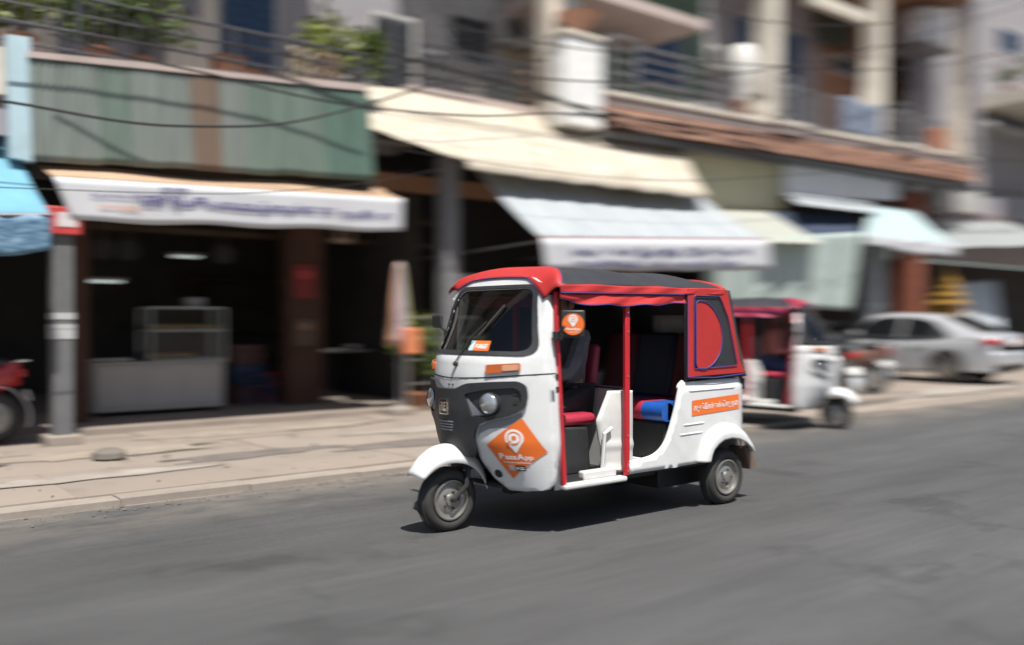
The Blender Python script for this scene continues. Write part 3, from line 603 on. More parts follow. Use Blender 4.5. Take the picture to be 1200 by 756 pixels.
    def crown(u, v):                                     # closes the roof over the rear corner
        a = lerp(-math.pi / 2, math.pi / 2, u); y = .618 * math.sin(a) if False else lerp(-.618, .618, u); r = abs(y) / .618
        xo = 2.03 + .14 * (1 - max(0, (r - .75) / .25) ** 2); x = lerp(2.0, xo, v); z = lerp(roofz(2.0, y), 1.595, v ** 2.2) + .012 * math.sin(v * math.pi); return Vector((x, y, z))
    b(MB().grid(crown, 40, 8), 'rear_crown', edge, ang=70, solid=.006)
    for sg in (-1, 1):
        sf = lambda x, z, h: Vector((x, sg * (.619 + h), z))
        q = MB(); ol = [(1.602, .975), (1.602, 1.60), (2.05, 1.60), (2.20, 1.08), (2.262, .985)]
        hl_ = smooth_poly([(1.672, 1.03), (1.672, 1.556), (1.96, 1.553), (2.055, 1.40), (2.165, 1.04)], .02, 3)
        q.patch(ol, sf, .006, [hl_], .05, back=-.002); b(q, 'curtain_border', edge)
        q = MB(); q.tube([sf(x, z, .012) for x, z in hl_ + hl_[:1]], .003, 6); q.tube([sf(1.602, .975, .01), sf(1.602, 1.55, .01)], .004, 6); q.tube([sf(1.602, .972, .008), sf(1.9, .958, .012), sf(2.262, .975, .008)], .0045, 6); b(q, 'curtain_piping', BLUEP)
        q = MB(); q.tube([(1.615, sg * .60, .94), (1.605, sg * .60, 1.58)], .012, 8); b(q, 'rear_hoop', DARKM)
        dw = smooth_poly([(1.692, 1.035), (1.690, 1.52), (1.80, 1.515), (1.89, 1.46), (1.965, 1.36), (1.99, 1.25), (1.965, 1.14), (1.89, 1.06), (1.79, 1.02)], .04, 3)
        if not logos:
            q = MB().grid(lambda u, v: Vector((lerp(1.60, 1.92, u), sg * (.632 + .016 * math.sin(v * 56)), lerp(.98, 1.56, v))), 4, 70); b(q, 'pleated_curtain', OFFW, solid=.006, ang=80); continue
        q = MB().patch(dw, sf, .008, [], .05); b(q, 'red_side_window', edge)
        q = MB().tube([sf(x, z, .011) for x, z in dw + dw[:1]], .0045, 6); b(q, 'window_piping', BLUEP)
    q = MB(); q.grid(lambda u, v: Vector((2.205 + .0, lerp(-.25, .25, u), lerp(1.15, 1.42, v))), 4, 4); b(q, 'rear_window', M('milky plastic window', (.55, .58, .60), .25), solid=.004)
    q = MB()
    for x in (.70, 1.02, 1.45, 1.95): q.tube([(x, -.59, 1.575), (x, -.45, 1.655), (x, 0, 1.705), (x, .45, 1.655), (x, .59, 1.575)], .011, 6)
    for y in (-.59, .59): q.tube([(.45, y, 1.56), (1.62, y, 1.575)], .011, 6)
    b(q, 'canopy_frame', DARKM)
    # handlebar, dash
    q = MB(); q.tube([(.42, -.33, .99), (.40, -.2, 1.0), (.36, 0, .96), (.40, .2, 1.0), (.42, .33, .99)], .014, 8); q.tube([(.36, 0, .96), (.25, 0, .60)], .03, 10); b(q, 'handlebar', DARKM)
    q = MB(); q.prism([(.06, 0, .84), (.10, .2, .84), (.27, .40, .84), (.40, .5, .84), (.40, -.5, .84), (.27, -.40, .84), (.10, -.2, .84)], (0, 0, .20)); b(q, 'dashboard', BLACKP)
    # mirror arm
    for sg in (-1, 1):
        q = MB(); q.box((.39, sg * .60, 1.28), (.05, .05, .055)); q.tube([(.385, sg * .60, 1.29), (.38, sg * .64, 1.31), (.37, sg * .69, 1.34)], .012, 8); b(q, 'mirror_arm', BLACKP, bevel=.008)
    if not logos:
        for sg in (-1, 1): q = MB().box((.37, sg * .715, 1.37), (.03, .13, .10)); b(q, 'mirror', BLACKP, bevel=.02)
        return root
    q = MB().box((.37, .715, 1.37), (.03, .13, .10)); b(q, 'mirror', BLACKP, bevel=.02)
    # round mirror sticker board by the driver's door
    mc = Vector((.47, -.66, 1.355)); n_ = Vector((-.70, -.71, 0)).normalized(); up = Vector((0, 0, 1)); rt = up.cross(n_).normalized() * -1
    if rt.x < 0: rt = -rt
    df = lambda u, v, h: mc + rt * u + up * v + n_ * (.012 + h)
    q = MB().box(mc - n_ * .004, (.02, .145, .175), Matrix.Rotation(math.atan2(n_.y, n_.x), 3, 'Z')); mir = b(q, 'door_mirror', BLACKP, bevel=.02)
    q = MB().patch(circ(0, -.002, .069), df, .004, [], .05, back=-.005); b(q, 'round_sticker', ORANGE, mir)
    q = MB().patch(pin_poly(0, .030, .029), df, .006, [], .05); write(q, 'PassApp', 0, -.034, .092, .021, df, .02, .006); write(q, 'Cambodia Taxi Booking', .004, -.052, .065, .007, df, .01, .006); b(q, 'sticker_lettering', STWHITE, mir)
    q = MB().patch(arc_poly(0, .030, .016, .019, -150, 200), df, .0075, [], .05).patch(circ(0, .030, .0065, 12), df, .0075, [], .05); b(q, 'sticker_pin_mark', ORANGE, mir)
    # orange diamond on the cab side
    Cc = Vector((-.418, .566)); Rv = (Vector((-.563, .555)) - Vector((-.273, .593))) / 2; Uv = (Vector((-.469, .76)) - Vector((-.368, .368))) / 2
    U2 = Vector((-.040, .195))
    Z2 = Vector((0, .176)); R2 = Vector((-.140, -.004))  # upright frame for the print
    def dm(u, v, h): p = Cc + Rv * u + Uv * v; return cabf(p.x, p.y, .010 + h)
    def pr(u, v, h): p = Cc + R2 * u + Z2 * v; return cabf(p.x, p.y, .010 + h)
    dec = b(MB().patch([(1, 0), (0, 1), (-1, 0), (0, -1)], dm, 0, [], .12), 'diamond_sticker', ORANGE)
    q = MB().patch(pin_poly(.06, .40, .315), pr, .002, [], .12)
    write(q, 'P', -.53, -.28, .19, .22, pr, .03, .002); write(q, 'ass', -.19, -.32, .42, .14, pr, .025, .002); write(q, 'A', .17, -.28, .25, .22, pr, .03, .002); write(q, 'pp', .45, -.345, .26, .17, pr, .025, .002)
    write(q, 'Cambodia Taxi Booking', -.02, -.50, 1.0, .085, pr, .01, .002); b(q, 'diamond_lettering', STWHITE, dec)
    q = MB().patch(arc_poly(.06, .40, .195, .235, -118, 205), pr, .0035, [], .12).patch(circ(.06, .40, .085, 16), pr, .0035, [], .12); q.patch([(-.20, .20), (-.12, .14), (-.02, .30), (-.10, .30)], pr, .0035, [], .12); b(q, 'pin_mark', ORANGE, dec)
    q = MB().patch([(-.36, -.60), (-.13, -.60), (-.13, -.80), (-.36, -.80)], pr, .002, [], .12); b(q, 'grey_badge', M('grey print', (.42, .43, .45), .5), dec)
    q = MB().patch([(-.11, -.60), (.26, -.60), (.26, -.80), (-.11, -.80)], pr, .002, [], .12); b(q, 'black_badge', BLACKP, dec)
    q = MB().patch([(-.06, -.63), (.02, -.70), (-.06, -.77)], pr, .004, [], .12); q.patch([(.05, -.655), (.21, -.655), (.21, -.675), (.05, -.675)], pr, .004, [], .12).patch([(.05, -.71), (.22, -.71), (.22, -.75), (.05, -.75)], pr, .004, [], .12); b(q, 'badge_print', STWHITE, dec)
    # number sticker behind the windscreen
    st = MB().patch([(-.125, 1.243), (-.245, 1.243), (-.262, 1.172), (-.142, 1.172)], cabf, .004, [], .05); so_ = b(st, 'number_sticker', ORANGE)
    q = MB(); write(q, 'P-08655', .192, 1.207, .095, .030, lambda u, v, h: cabf(-u - .0, v, .004 + h), .02, .002); b(q, 'number_lettering', STWHITE, so_)
    st = MB().patch([(-.085, 1.243), (-.122, 1.243), (-.138, 1.172), (-.100, 1.172)], cabf, .004, [], .05); s2 = b(st, 'pale_sticker', M('pale blue print', (.50, .66, .72), .5, var=.2, scale=60))
    # side stickers on the tub
    sf = lambda x, z, h: Vector((x, -(.6145 + h), z))
    q = MB().patch([(1.656, .692), (1.656, .802), (1.90, .812), (2.193, .824), (2.193, .715), (1.9, .702)], lambda x, z, h: Vector((x, -(.6225 - .11 * max(0, (x - 2.18) / .17) ** 2 + h), z)), 0, [], .05); sd = b(q, 'khmer_sticker', ORANGE)
    q = MB(); fs = lambda x, z, h: Vector((x, -(.6245 + h), z + (x - 1.9) * .03)); write(q, 'កម្មវិធីកក់តាក់ស៊ីកម្ពុជា', 1.925, .754, .50, .060, fs, .015); b(q, 'khmer_lettering', STWHITE, sd)
    q = MB().patch(circ(1.597, .775, .022, 16), sf, .002, [circ(1.597, .775, .014, 12)], .05); q.patch(pin_poly(1.597, .782, .010), sf, .002, [], .05); b(q, 'small_pin_sticker', ORANGE)
    q = MB(); write(q, 'PassApp', 1.597, .718, .055, .014, sf, .03, .003); b(q, 'small_sticker_lettering', BLUEP)
    return root
# ------------------------------------------------------------------ the two taxis and their people
t1 = tuk('white PassApp auto rickshaw with red trim and orange diamond sticker driving on the road', True)
t1.location = (3.47 + 1.1, 4.96, 0)
T1 = lambda p: Vector((3.47 + p.x, 4.96 + p.y, p.z))
d1 = thing('person', T1(Vector((.9, 0, .34))), 'seated driver in dark grey jacket holding the handlebar of the rickshaw on the road', 'person')
person(d1, T1, JACKET, TROUS, seat=(.92, -.12, .79), lean=.05, hands=((.44, -.30, 1.03), (.44, .27, 1.03)), knee=(.52, .15, .80))
PINKR = M('pinkish red vinyl', (.34, .022, .05), .45, var=.1, bump=.1)
t2 = tuk('white auto rickshaw with pinkish red trim parked at the kerb behind the first', False, PINKR)
a2 = math.radians(112); T2o = Vector((10.48, 6.58, -.01)); t2.location = T2o + Vector((math.cos(a2), math.sin(a2), 0)) * 1.1 * .95 + Vector((0, 0, .03)); t2.rotation_euler = (0, math.radians(-1.7), math.radians(112)); t2.scale = (.95, .95, .95)
T2 = lambda p: T2o + Matrix.Rotation(a2, 3, 'Z') @ Vector((p.x, p.y, p.z + .03)) * .95
d2 = thing('person', T2(Vector((.9, 0, .34))), 'person in salmon shirt and blue jeans sitting in the parked rickshaw', 'person')
person(d2, T2, SALMON, JEANS, seat=(.83, 0, .80), lean=.12)

# ------------------------------------------------------------------ two-wheelers
def scooter(label, paint, loc, rz, group):
    root = thing('motor_scooter', (0, 0, 0), label, 'scooter', group); b = lambda mb, n, m, p=root, **k: build(mb, n, m, p, **k)
    wheel(root, (.62, 0, .27), .27, .09, 'front_wheel'); wheel(root, (-.60, 0, .27), .27, .10, 'rear_wheel')
    def bod(u, v):
        x = lerp(-.86, .18, u); t = v * 2 * math.pi; w_ = .13 * math.sin(min(1, u * 1.6 + .12) * math.pi / 2) * (1 - .45 * max(0, u - .6) / .4); hz = .13 + .05 * math.sin(u * math.pi); cz = .62 + .12 * (1 - u) ** 2
        return Vector((x, w_ * math.cos(t), cz + hz * math.sin(t)))
    b(MB().grid(bod, 16, 16), 'rear_body', paint, ang=60)
    b(MB().grid(lambda u, v: Vector((lerp(.28, .40, v) + .05 * math.cos((u - .5) * 3) - .12 * v, lerp(-.17, .17, u), lerp(.28, .98, v))), 8, 8), 'leg_shield', paint, solid=.02)
    b(MB().box((.12, 0, .34), (.46, .22, .08)), 'footboard', BLACKP, bevel=.02)
    q = MB()
    q.grid(lambda u, v: Vector((lerp(-.72, .12, u), lerp(-.13, .13, v) * (1 - .3 * u), .80 + .06 * math.sin(u * 3.1) * 0 + .05 * (1 - u) ** 2 + .03 * math.cos((v - .5) * 3))), 12, 6); b(q, 'saddle', BLACKP, solid=.05)
    q = MB(); q.tube([(.33, -.32, 1.05), (.36, -.15, 1.06), (.38, 0, 1.02), (.36, .15, 1.06), (.33, .32, 1.05)], .014, 8); b(q, 'handlebar', DARKM)
    q = MB(); q.tube([(.62, .06, .27), (.46, .06, .62), (.38, 0, 1.0)], .02, 8); q.tube([(.62, -.06, .27), (.46, -.06, .62)], .02, 8); b(q, 'fork', CHROME)
    q = MB(); q.lathe((.44, 0, .95), (1, 0, .05), [(.09, -.06), (.085, .02), (.05, .04), (.001, .045)], 16); b(q, 'headlight', LENS)
    b(MB().grid(lambda u, v: Vector((.62 + .31 * math.cos(math.radians(lerp(150, 30, u))), lerp(-.06, .06, v), .27 + .31 * math.sin(math.radians(lerp(150, 30, u))))), 12, 4), 'front_mudguard', paint, solid=.01)
    b(MB().grid(lambda u, v: Vector((-.62 + .33 * math.cos(math.radians(lerp(200, 80, u))), lerp(-.075, .075, v), .27 + .33 * math.sin(math.radians(lerp(200, 80, u))))), 12, 4), 'rear_mudguard', M('mudguard plastic', (.55, .55, .56), .4), solid=.01)
    b(MB().box((-.87, 0, .74), (.06, .20, .09)), 'tail_light', TAIL, bevel=.02)
    b(MB().box((-.93, 0, .50), (.01, .17, .12), Matrix.Rotation(.3, 3, 'Y')), 'number_plate', STWHITE)
    b(MB().tube([(-.80, -.02, .86), (-.92, -.11, .87), (-.92, .11, .87), (-.80, .02, .86)], .012, 8), 'grab_rail', CHROME)
    for sg in (-1, 1):
        q = MB(); q.tube([(.34, sg * .25, 1.06), (.32, sg * .28, 1.20)], .006, 6); q.lathe((.31, sg * .29, 1.24), (1, 0, 0), [(.055, -.01), (.05, .012), (.001, .016)], 12); b(q, 'mirror', DARKM)
    b(MB().tube([(-.1, -.14, .24), (-.5, -.16, .27), (-.85, -.16, .34)], [.03, .045, .05], 10), 'exhaust_pipe', CHROME)
    b(MB().tube([(-.05, .1, .3), (-.08, .2, .02)], .012, 6), 'side_stand', DARKM)
    root.location = loc; root.rotation_euler = (0, 0, rz); return root
p_ = gr(30, 524, .03)
scooter('red scooter with pale rear mudguard cut by the left picture edge', M('red scooter paint', (.40, .02, .02), .25, coat=.6), (p_.x - .90, p_.y + .1, .08), math.radians(178), None)
sc = scooter('chrome grey scooter nearest the parked rickshaw among the parked scooters', M('grey scooter paint', (.30, .30, .31), .25, metal=.7), (13.6, 8.7, .08), math.radians(62), 'scooters parked between the rickshaw and the car')
scooter('brown scooter in the middle of the parked scooters', M('brown scooter paint', (.16, .08, .06), .3, coat=.5), (14.8, 9.2, .08), math.radians(128), 'scooters parked between the rickshaw and the car')
scooter('black scooter next to the parked car', M('black scooter paint', (.03, .03, .035), .3, metal=.2), (16.0, 9.7, .08), math.radians(75), 'scooters parked between the rickshaw and the car')

# ------------------------------------------------------------------ silver saloon car
def car():
    root = thing('parked_car', (0, 0, 0), 'silver saloon car parked nose-in on the forecourt at the right', 'car'); b = lambda mb, n, m, p=root, **k: build(mb, n, m, p, **k)
    SV = M('silver car paint', (.50, .51, .53), .3, metal=.3, var=.02, coat=.6, dirt=.12)
    # local +x nose, half length 2.3
    xs_ = [-2.32, -2.25, -2.0, -1.5, -1.0, 0, .9, 1.5, 2.0, 2.25, 2.33]
    zt = [.86, 1.02, 1.06, 1.05, .98, .94, .98, .93, .82, .70, .58]; wt = [.74, .82, .87, .90, .905, .905, .90, .89, .84, .76, .66]
    def shell(u, v):
        x = lerp(-2.32, 2.33, u); i = max(j for j in range(len(xs_) - 1) if xs_[j] <= x + 1e-9); t = (x - xs_[i]) / (xs_[i + 1] - xs_[i]); z1 = lerp(zt[i], zt[i + 1], t); w_ = lerp(wt[i], wt[i + 1], t)
        a = lerp(0, math.pi, v); cy = math.cos(a); sy = math.sin(a); y = w_ * math.copysign(abs(cy) ** .28, cy); z = .26 + (z1 - .26) * abs(sy) ** .42
        for wx in (-1.36, 1.40):
            d = math.hypot(x - wx, z - .32)
            if d < .37 and abs(y) > .6: y *= .80
        return Vector((x, y, z))
    b(MB().grid(shell, 180, 72), 'body', SV, ang=50)
    GX = [(-1.95, 1.05, .66), (-1.25, 1.36, .60), (-.75, 1.455, .585), (0, 1.475, .60), (.45, 1.42, .61), (1.15, .99, .72)]
    def gh(u, v, off=0):
        t = u * 5; i = min(4, int(t)); t -= i; x, zr, w_ = [lerp(GX[i][k], GX[i + 1][k], t) for k in range(3)]
        a = lerp(0, math.pi, v); cy = math.cos(a); sy = math.sin(a); zb = .93; f_ = abs(sy) ** .55; wb = .83
        y = math.copysign(1, cy) * lerp(wb, w_, f_) * abs(cy) ** .22 if abs(cy) > 1e-6 else 0
        return Vector((x, y * (1 + off), zb + (zr - zb) * f_ + off * .3))
    b(MB().grid(gh, 40, 40), 'roof', SV, ang=60)
    for sg in (-1, 1):
        def sw(x, z, h):                                 # side window plane leaning inwards
            return Vector((x, sg * (.835 - (z - .95) * .48 + .012 + h), z))
        q = MB(); q.patch(smooth_poly([(-1.45, .975), (-1.05, 1.27), (-.62, 1.36), (-.40, 1.37), (-.38, .965)], .05, 3), sw, 0, [], .1); b(q, 'rear_window', CARGLASS)
        q = MB(); q.patch(smooth_poly([(-.32, .965), (-.34, 1.37), (.15, 1.36), (.42, 1.30), (.82, .975)], .05, 3), sw, 0, [], .1); b(q, 'front_window', CARGLASS)
        q = MB()
        for x in (-1.0, -.36, .75): q.box((x, sg * .905, .66), (.006, .012, .50))
        b(q, 'door_gap', DARKM)
        for x in (-.78, .22): b(MB().box((x, sg * .915, .83), (.18, .03, .03)), 'door_handle', SV, bevel=.008)
        b(MB().box((.62, sg * .98, 1.02), (.10, .16, .12)), 'wing_mirror', SV, bevel=.03)
        q = MB(); q.box((-2.20, sg * .70, .86), (.20, .34, .13), Matrix.Rotation(sg * -.25, 3, 'Z')); b(q, 'tail_light', TAIL, bevel=.03)
        b(MB().box((2.2, sg * .62, .68), (.2, .3, .12)), 'headlight', LENS, bevel=.03)
        for wx in (-1.36, 1.40):
            wheel(root, (wx, sg * .80, .32), .32, .20, 'wheel')
            b(MB().lathe((wx, sg * .60, .32), (0, sg, 0), [(.36, 0), (.36, .02), (.01, .02)], 24), 'wheel_arch_liner', DARKM)
    q = MB(); q.patch(smooth_poly([(-.50, 0), (.50, 0), (.44, 1), (-.44, 1)], .06, 3), lambda u, v, h: Vector((lerp(-1.90, -1.22, v) - .02, u * 1.15, lerp(1.085, 1.375, v) + .012)), 0, [], .12); b(q, 'back_window', CARGLASS)
    q = MB(); q.patch(smooth_poly([(-.58, 0), (.58, 0), (.50, 1), (-.50, 1)], .06, 3), lambda u, v, h: Vector((lerp(1.10, .48, v) + .02, u * 1.15, lerp(1.03, 1.41, v) + .012)), 0, [], .12); b(q, 'windscreen', CARGLASS)
    b(MB().box((-2.30, 0, .52), (.16, 1.62, .30)), 'rear_bumper', SV, bevel=.06); b(MB().box((-2.36, 0, .84), (.02, .42, .12)), 'number_plate', STWHITE, bevel=.005); b(MB().box((-2.345, 0, .93), (.03, .60, .03)), 'chrome_strip', CHROME, bevel=.005)
    b(MB().box((2.28, 0, .48), (.18, 1.6, .28)), 'front_bumper', SV, bevel=.06)
    b(MB().box((0, 0, .27), (4.2, 1.4, .12)), 'underbody', DARKM)
    b(MB().box((-2.29, 0, .36), (.16, 1.3, .10)), 'bumper_insert', DARKM, bevel=.02)
    return root
c_ = car(); wp_ = gr(1108, 449, .07); hd = math.radians(90); ca_, sa_ = math.cos(hd), math.sin(hd)
c_.rotation_euler = (0, 0, hd); c_.location = (wp_.x - (-1.36 * ca_ - .88 * sa_), wp_.y - (-1.36 * sa_ + .88 * ca_), .07)
# ------------------------------------------------------------------ building materials
PLAST = M('pale plaster', (.42, .41, .395), .9, var=.12, scale=1.2, bump=.2, dirt=.6)
LILAC = M('lilac grey plaster', (.30, .285, .305), .9, var=.08, scale=1.2, bump=.2, dirt=.35)
TANW = M('tan plaster', (.36, .30, .22), .9, var=.1, scale=1.5, bump=.2, dirt=.35)
GREENW = M('green painted wall', (.10, .17, .12), .85, var=.1, scale=1.5, bump=.2, dirt=.25)
BLUEW = M('pale blue paint', (.42, .56, .62), .8, var=.1, scale=2, dirt=.3)
BROWNW = M('brown plaster', (.30, .16, .10), .9, var=.15, scale=1.5, dirt=.35)
BSHUT = M('dark blue shutter paint', (.02, .07, .17), .5, var=.15, scale=4)
DKSHUT = M('dark grey shutter paint', (.07, .075, .085), .5, var=.2, scale=4)
DKBR = M('dark brown plaster', (.075, .035, .022), .9, var=.25, scale=3, dirt=.4)
DKWALL = M('shade-toned interior wall', (.045, .04, .036), .95, var=.3, scale=1.5, dirt=.3)  # near-black base colour puts the shade inside the shops into the walls
CREAMC = M('cream painted concrete', (.62, .57, .49), .85, var=.08, scale=1.5, bump=.2, dirt=.35)
PINKM = M('pinkish moulding', (.46, .38, .35), .85, var=.1, scale=3, bump=.2, dirt=.4)
TILE = M('terracotta tile', (.27, .145, .10), .8, var=.25, scale=9, rnd=.3, dirt=.45)
ALU = M('stainless tube', (.55, .54, .52), .3, metal=.9, var=.1)
IRON = M('painted iron', (.05, .052, .06), .5, var=.2)
IRONL = M('grey painted iron', (.22, .22, .23), .5, metal=.3, var=.2)
LEAF = M('leaf green', (.085, .13, .025), .55, var=.45, scale=3, spec=.4)
LEAFY = M('yellow green leaf', (.16, .19, .035), .55, var=.4, scale=3)
POT = M('terracotta pot', (.38, .17, .09), .8, var=.15, dirt=.3)
WOODD = M('dark wood', (.07, .042, .025), .7, var=.3, scale=3, stretch=(1, 1, .1))
TANC = cloth_mat('tan canvas', (.52, .36, .24), .15, rough=.9, var=.12, scale=2, dirt=.3)
CREAMA = cloth_mat('cream canvas', (.55, .48, .38), .20, rough=.85, col2=(.70, .64, .54), scale=2.2, dirt=.42, stretch=(.5, 1, 2.2), detail=9)
BLUA = cloth_mat('white and pale blue canvas', (.37, .415, .45), .20, rough=.8, col2=(.52, .545, .56), scale=2.4, dirt=.20, stretch=(3.5, .5, .5))
MINT = cloth_mat('pale mint tarpaulin', (.56, .65, .62), .35, rough=.75, var=.07, scale=1.2, dirt=.15)
LBLUE = cloth_mat('light blue canvas', (.20, .46, .60), .25, rough=.8, var=.1, scale=2, dirt=.15)
NAVY = cloth_mat('navy canvas', (.035, .05, .09), .1, rough=.85, var=.1)
VALW = cloth_mat('white vinyl banner', (.66, .665, .69), .2, rough=.5, var=.03, scale=1.5, dirt=.14)
PURP = M('purple print', (.07, .06, .20), .6, var=.1)
CABLE = M('black cable', (.015, .015, .016), .6)

def sheet(poly, Y0, n=18, thick=.012, sag=0.0, rip=0.0):
    """four corners (tl, tr, br, bl) -> softly sagging cloth"""
    tl, tr, br, bl = [Vector(p) for p in poly]; N_ = (tr - tl).cross(bl - tl).normalized()
    def f(u, v):
        p = tl.lerp(tr, u).lerp(bl.lerp(br, u), v); return p - Vector((0, 0, 1)) * sag * math.sin(v * math.pi) * (1 + .3 * math.sin(u * 11)) + N_ * rip * math.sin(u * n * 2.1 + v) * (.4 + .6 * v)
    return MB().grid(f, 60, 14)
def slatbox(nm, root, me_size, locs, m, bev=0):
    mb = MB().box((0, 0, 0), me_size); me = mesh_from(mb, nm, m, flat=True)
    for l_ in locs: piece(nm, me, root, l_)
def shutter(root, x0, x1, z0, z1, y, m, nm='window', leaves=2, slat=.11):
    """window or door with louvred leaves standing 3 cm proud of the wall"""
    fr = thing_part(nm, root, ((x0 + x1) / 2, y, z0)); q = MB(); t = .07
    for a, b_ in (((x0 - t, y - .05, z0 - t), (x0, y, z1 + t)), ((x1, y - .05, z0 - t), (x1 + t, y, z1 + t)), ((x0, y - .05, z1), (x1, y, z1 + t)), ((x0, y - .05, z0 - t), (x1, y, z0))): q.span(a, b_)
    build(q, 'frame', PLAST, fr, flat=True)
    q = MB().span((x0, y - .015, z0), (x1, y - .004, z1)); build(q, 'pane', CARGLASS, fr, flat=True)
    wl = (x1 - x0) / leaves; n = int((z1 - z0 - .1) / slat); me = mesh_from(MB().box((0, 0, 0), (wl - .12, .012, slat * .8), Matrix.Rotation(.5, 3, 'X')), 'louvre', m, flat=True)
    for k in range(leaves):
        q = MB(); a = x0 + k * wl
        for c0, c1 in (((a + .01, y - .045, z0 + .01), (a + .06, y - .018, z1 - .01)), ((a + wl - .06, y - .045, z0 + .01), (a + wl - .01, y - .018, z1 - .01)), ((a + .06, y - .045, z1 - .07), (a + wl - .06, y - .018, z1 - .01)), ((a + .06, y - .045, z0 + .01), (a + wl - .06, y - .018, z0 + .07))): q.span(c0, c1)
        build(q, 'leaf', m, fr, flat=True)
        for j in range(n): piece('louvre', me, fr, (a + wl / 2, y - .032, z0 + .1 + slat * (j + .45)))
    return fr
def railing(nm, label, a, b_, h, mat_rail, mat_bar, gap=.14, rails=(1.0,), bars=True, cat='railing', r=.02, rb=.012):
    a, b_ = Vector(a), Vector(b_); root = thing(nm, (a + b_) / 2, label, cat); d = b_ - a; L = d.length
    for k in rails: build(MB().tube([a + Vector((0, 0, h * k)), b_ + Vector((0, 0, h * k))], r if k == 1.0 else r * .7, 8), 'rail', mat_rail, root)
    if bars:
        n = max(2, int(L / gap)); me = mesh_from(MB().tube([(0, 0, 0), (0, 0, h)], rb, 6), 'baluster', mat_bar)
        for i in range(n + 1): piece('baluster', me, root, a + d * i / n)
    n = max(1, round(L / 1.8)); me = mesh_from(MB().box((0, 0, h / 2), (.05, .05, h)), 'post', mat_rail, flat=True)
    for i in range(n + 1): piece('post', me, root, a + d * i / n)
    return root
def foliage(mb, c, rad, n, s):
    c = Vector(c)
    for _ in range(n):
        d = Vector((R.gauss(0, 1), R.gauss(0, 1), R.gauss(0, 1))).normalized() * R.uniform(.35, 1) ** .6; p = c + Vector((d.x * rad[0], d.y * rad[1], d.z * rad[2]))
        a = Vector((R.gauss(0, 1), R.gauss(0, 1), R.gauss(0, .7) - .2)).normalized(); b_ = a.orthogonal().normalized(); b_ = Matrix.Rotation(R.uniform(0, 6.3), 3, a) @ b_; L = s * R.uniform(.6, 1.4)
        mb.add([p, p + a * L * .5 + b_ * L * .22, p + a * L, p + a * L * .5 - b_ * L * .22], [(0, 1, 2, 3)])
def potplant(label, loc, h, w_, m=LEAF, pot=True, n=260, s=.11, cat='plant'):
    loc = Vector(loc); root = thing('potted_plant', loc, label, cat)
    if pot: build(MB().lathe(loc, (0, 0, 1), [(.10, 0), (.15, .22), (.17, .24), (.17, .27), (.14, .27), (.12, .22), (.001, .21)], 18), 'pot', POT, root)
    q = MB()
    for k in range(6): a = k * 1.05; q.tube([loc + Vector((0, 0, .2)), loc + Vector((.1 * w_ * math.cos(a), .1 * math.sin(a), .2 + h * .35)), loc + Vector((.38 * w_ * math.cos(a), .3 * w_ * math.sin(a), .2 + h * .75))], [.012, .009, .004], 5)
    build(q, 'stem', WOODD, root)
    q = MB()
    for k in range(7): a = R.uniform(0, 6.3); foliage(q, loc + Vector((.34 * w_ * math.cos(a), .25 * w_ * math.sin(a), .25 + h * R.uniform(.35, .85))), (w_ * .26, w_ * .22, h * .22), n // 7, s)
    build(q, 'leaves', m, root, flat=True); return root

# ------------------------------------------------------------------ left shophouse
B1 = thing('shophouse', (2.5, 13.0, .13), 'left shophouse with green corrugated front above a dark open shop', 'building')
W1 = 13.0
b = lambda mb, n, m, p=B1, **k: build(mb, n, m, p, **k)
b(MB().span((-5, W1, 4.1), (8.0, W1 + .25, 11)), 'wall', LILAC, flat=True)
b(MB().span((-5, 10.95, 4.02), (6.25, W1 - .003, 4.24)), 'balcony_slab', PINKM, flat=True)
b(MB().span((-5, 10.9, 7.6), (6.25, W1 - .003, 7.8)), 'upper_slab', PLAST, flat=True)
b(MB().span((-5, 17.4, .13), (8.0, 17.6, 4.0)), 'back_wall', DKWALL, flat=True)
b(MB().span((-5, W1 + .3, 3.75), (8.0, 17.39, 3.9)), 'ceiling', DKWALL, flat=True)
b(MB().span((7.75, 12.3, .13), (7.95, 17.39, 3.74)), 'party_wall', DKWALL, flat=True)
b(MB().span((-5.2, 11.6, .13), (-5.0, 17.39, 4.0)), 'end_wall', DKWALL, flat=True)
for px0, px1, Y in ((84, 104, 12.0), (338, 378, 12.6)):
    b(MB().span((X(px0, Y), Y, .13), (X(px1, Y), Y + .28, 4.0)), 'column', DKBR, flat=True)
x0_, x1_ = X(100, 13.4), X(470, 13.4)
b(MB().span((x0_, 13.35, 3.02), (x1_ + .8, 13.47, 3.10)).span((x0_, 13.35, 2.62), (x1_ + .8, 13.47, 2.70)), 'transom_rail', WOODD, flat=True)
slatbox('transom_slat', B1, (.05, .04, .31), [Vector((x0_ + .1 + i * .22, 13.41, 2.86)) for i in range(24)], WOODD)
for i, (px0, px1, z1) in enumerate(((258, 322, 6.6), (436, 482, 6.3))):
    shutter(B1, X(px0, W1), X(px1, W1), 4.3, z1, W1, BSHUT if i == 0 else DKSHUT, 'balcony_door', 2, .14)
for px0, px1, m in ((0, 66, CREAMC), (196, 254, CREAMC)): b(MB().span((X(px0, 12.4), 12.4, 4.245), (X(px1, 12.4), 12.62, 7.59)), 'pier', m, flat=True)
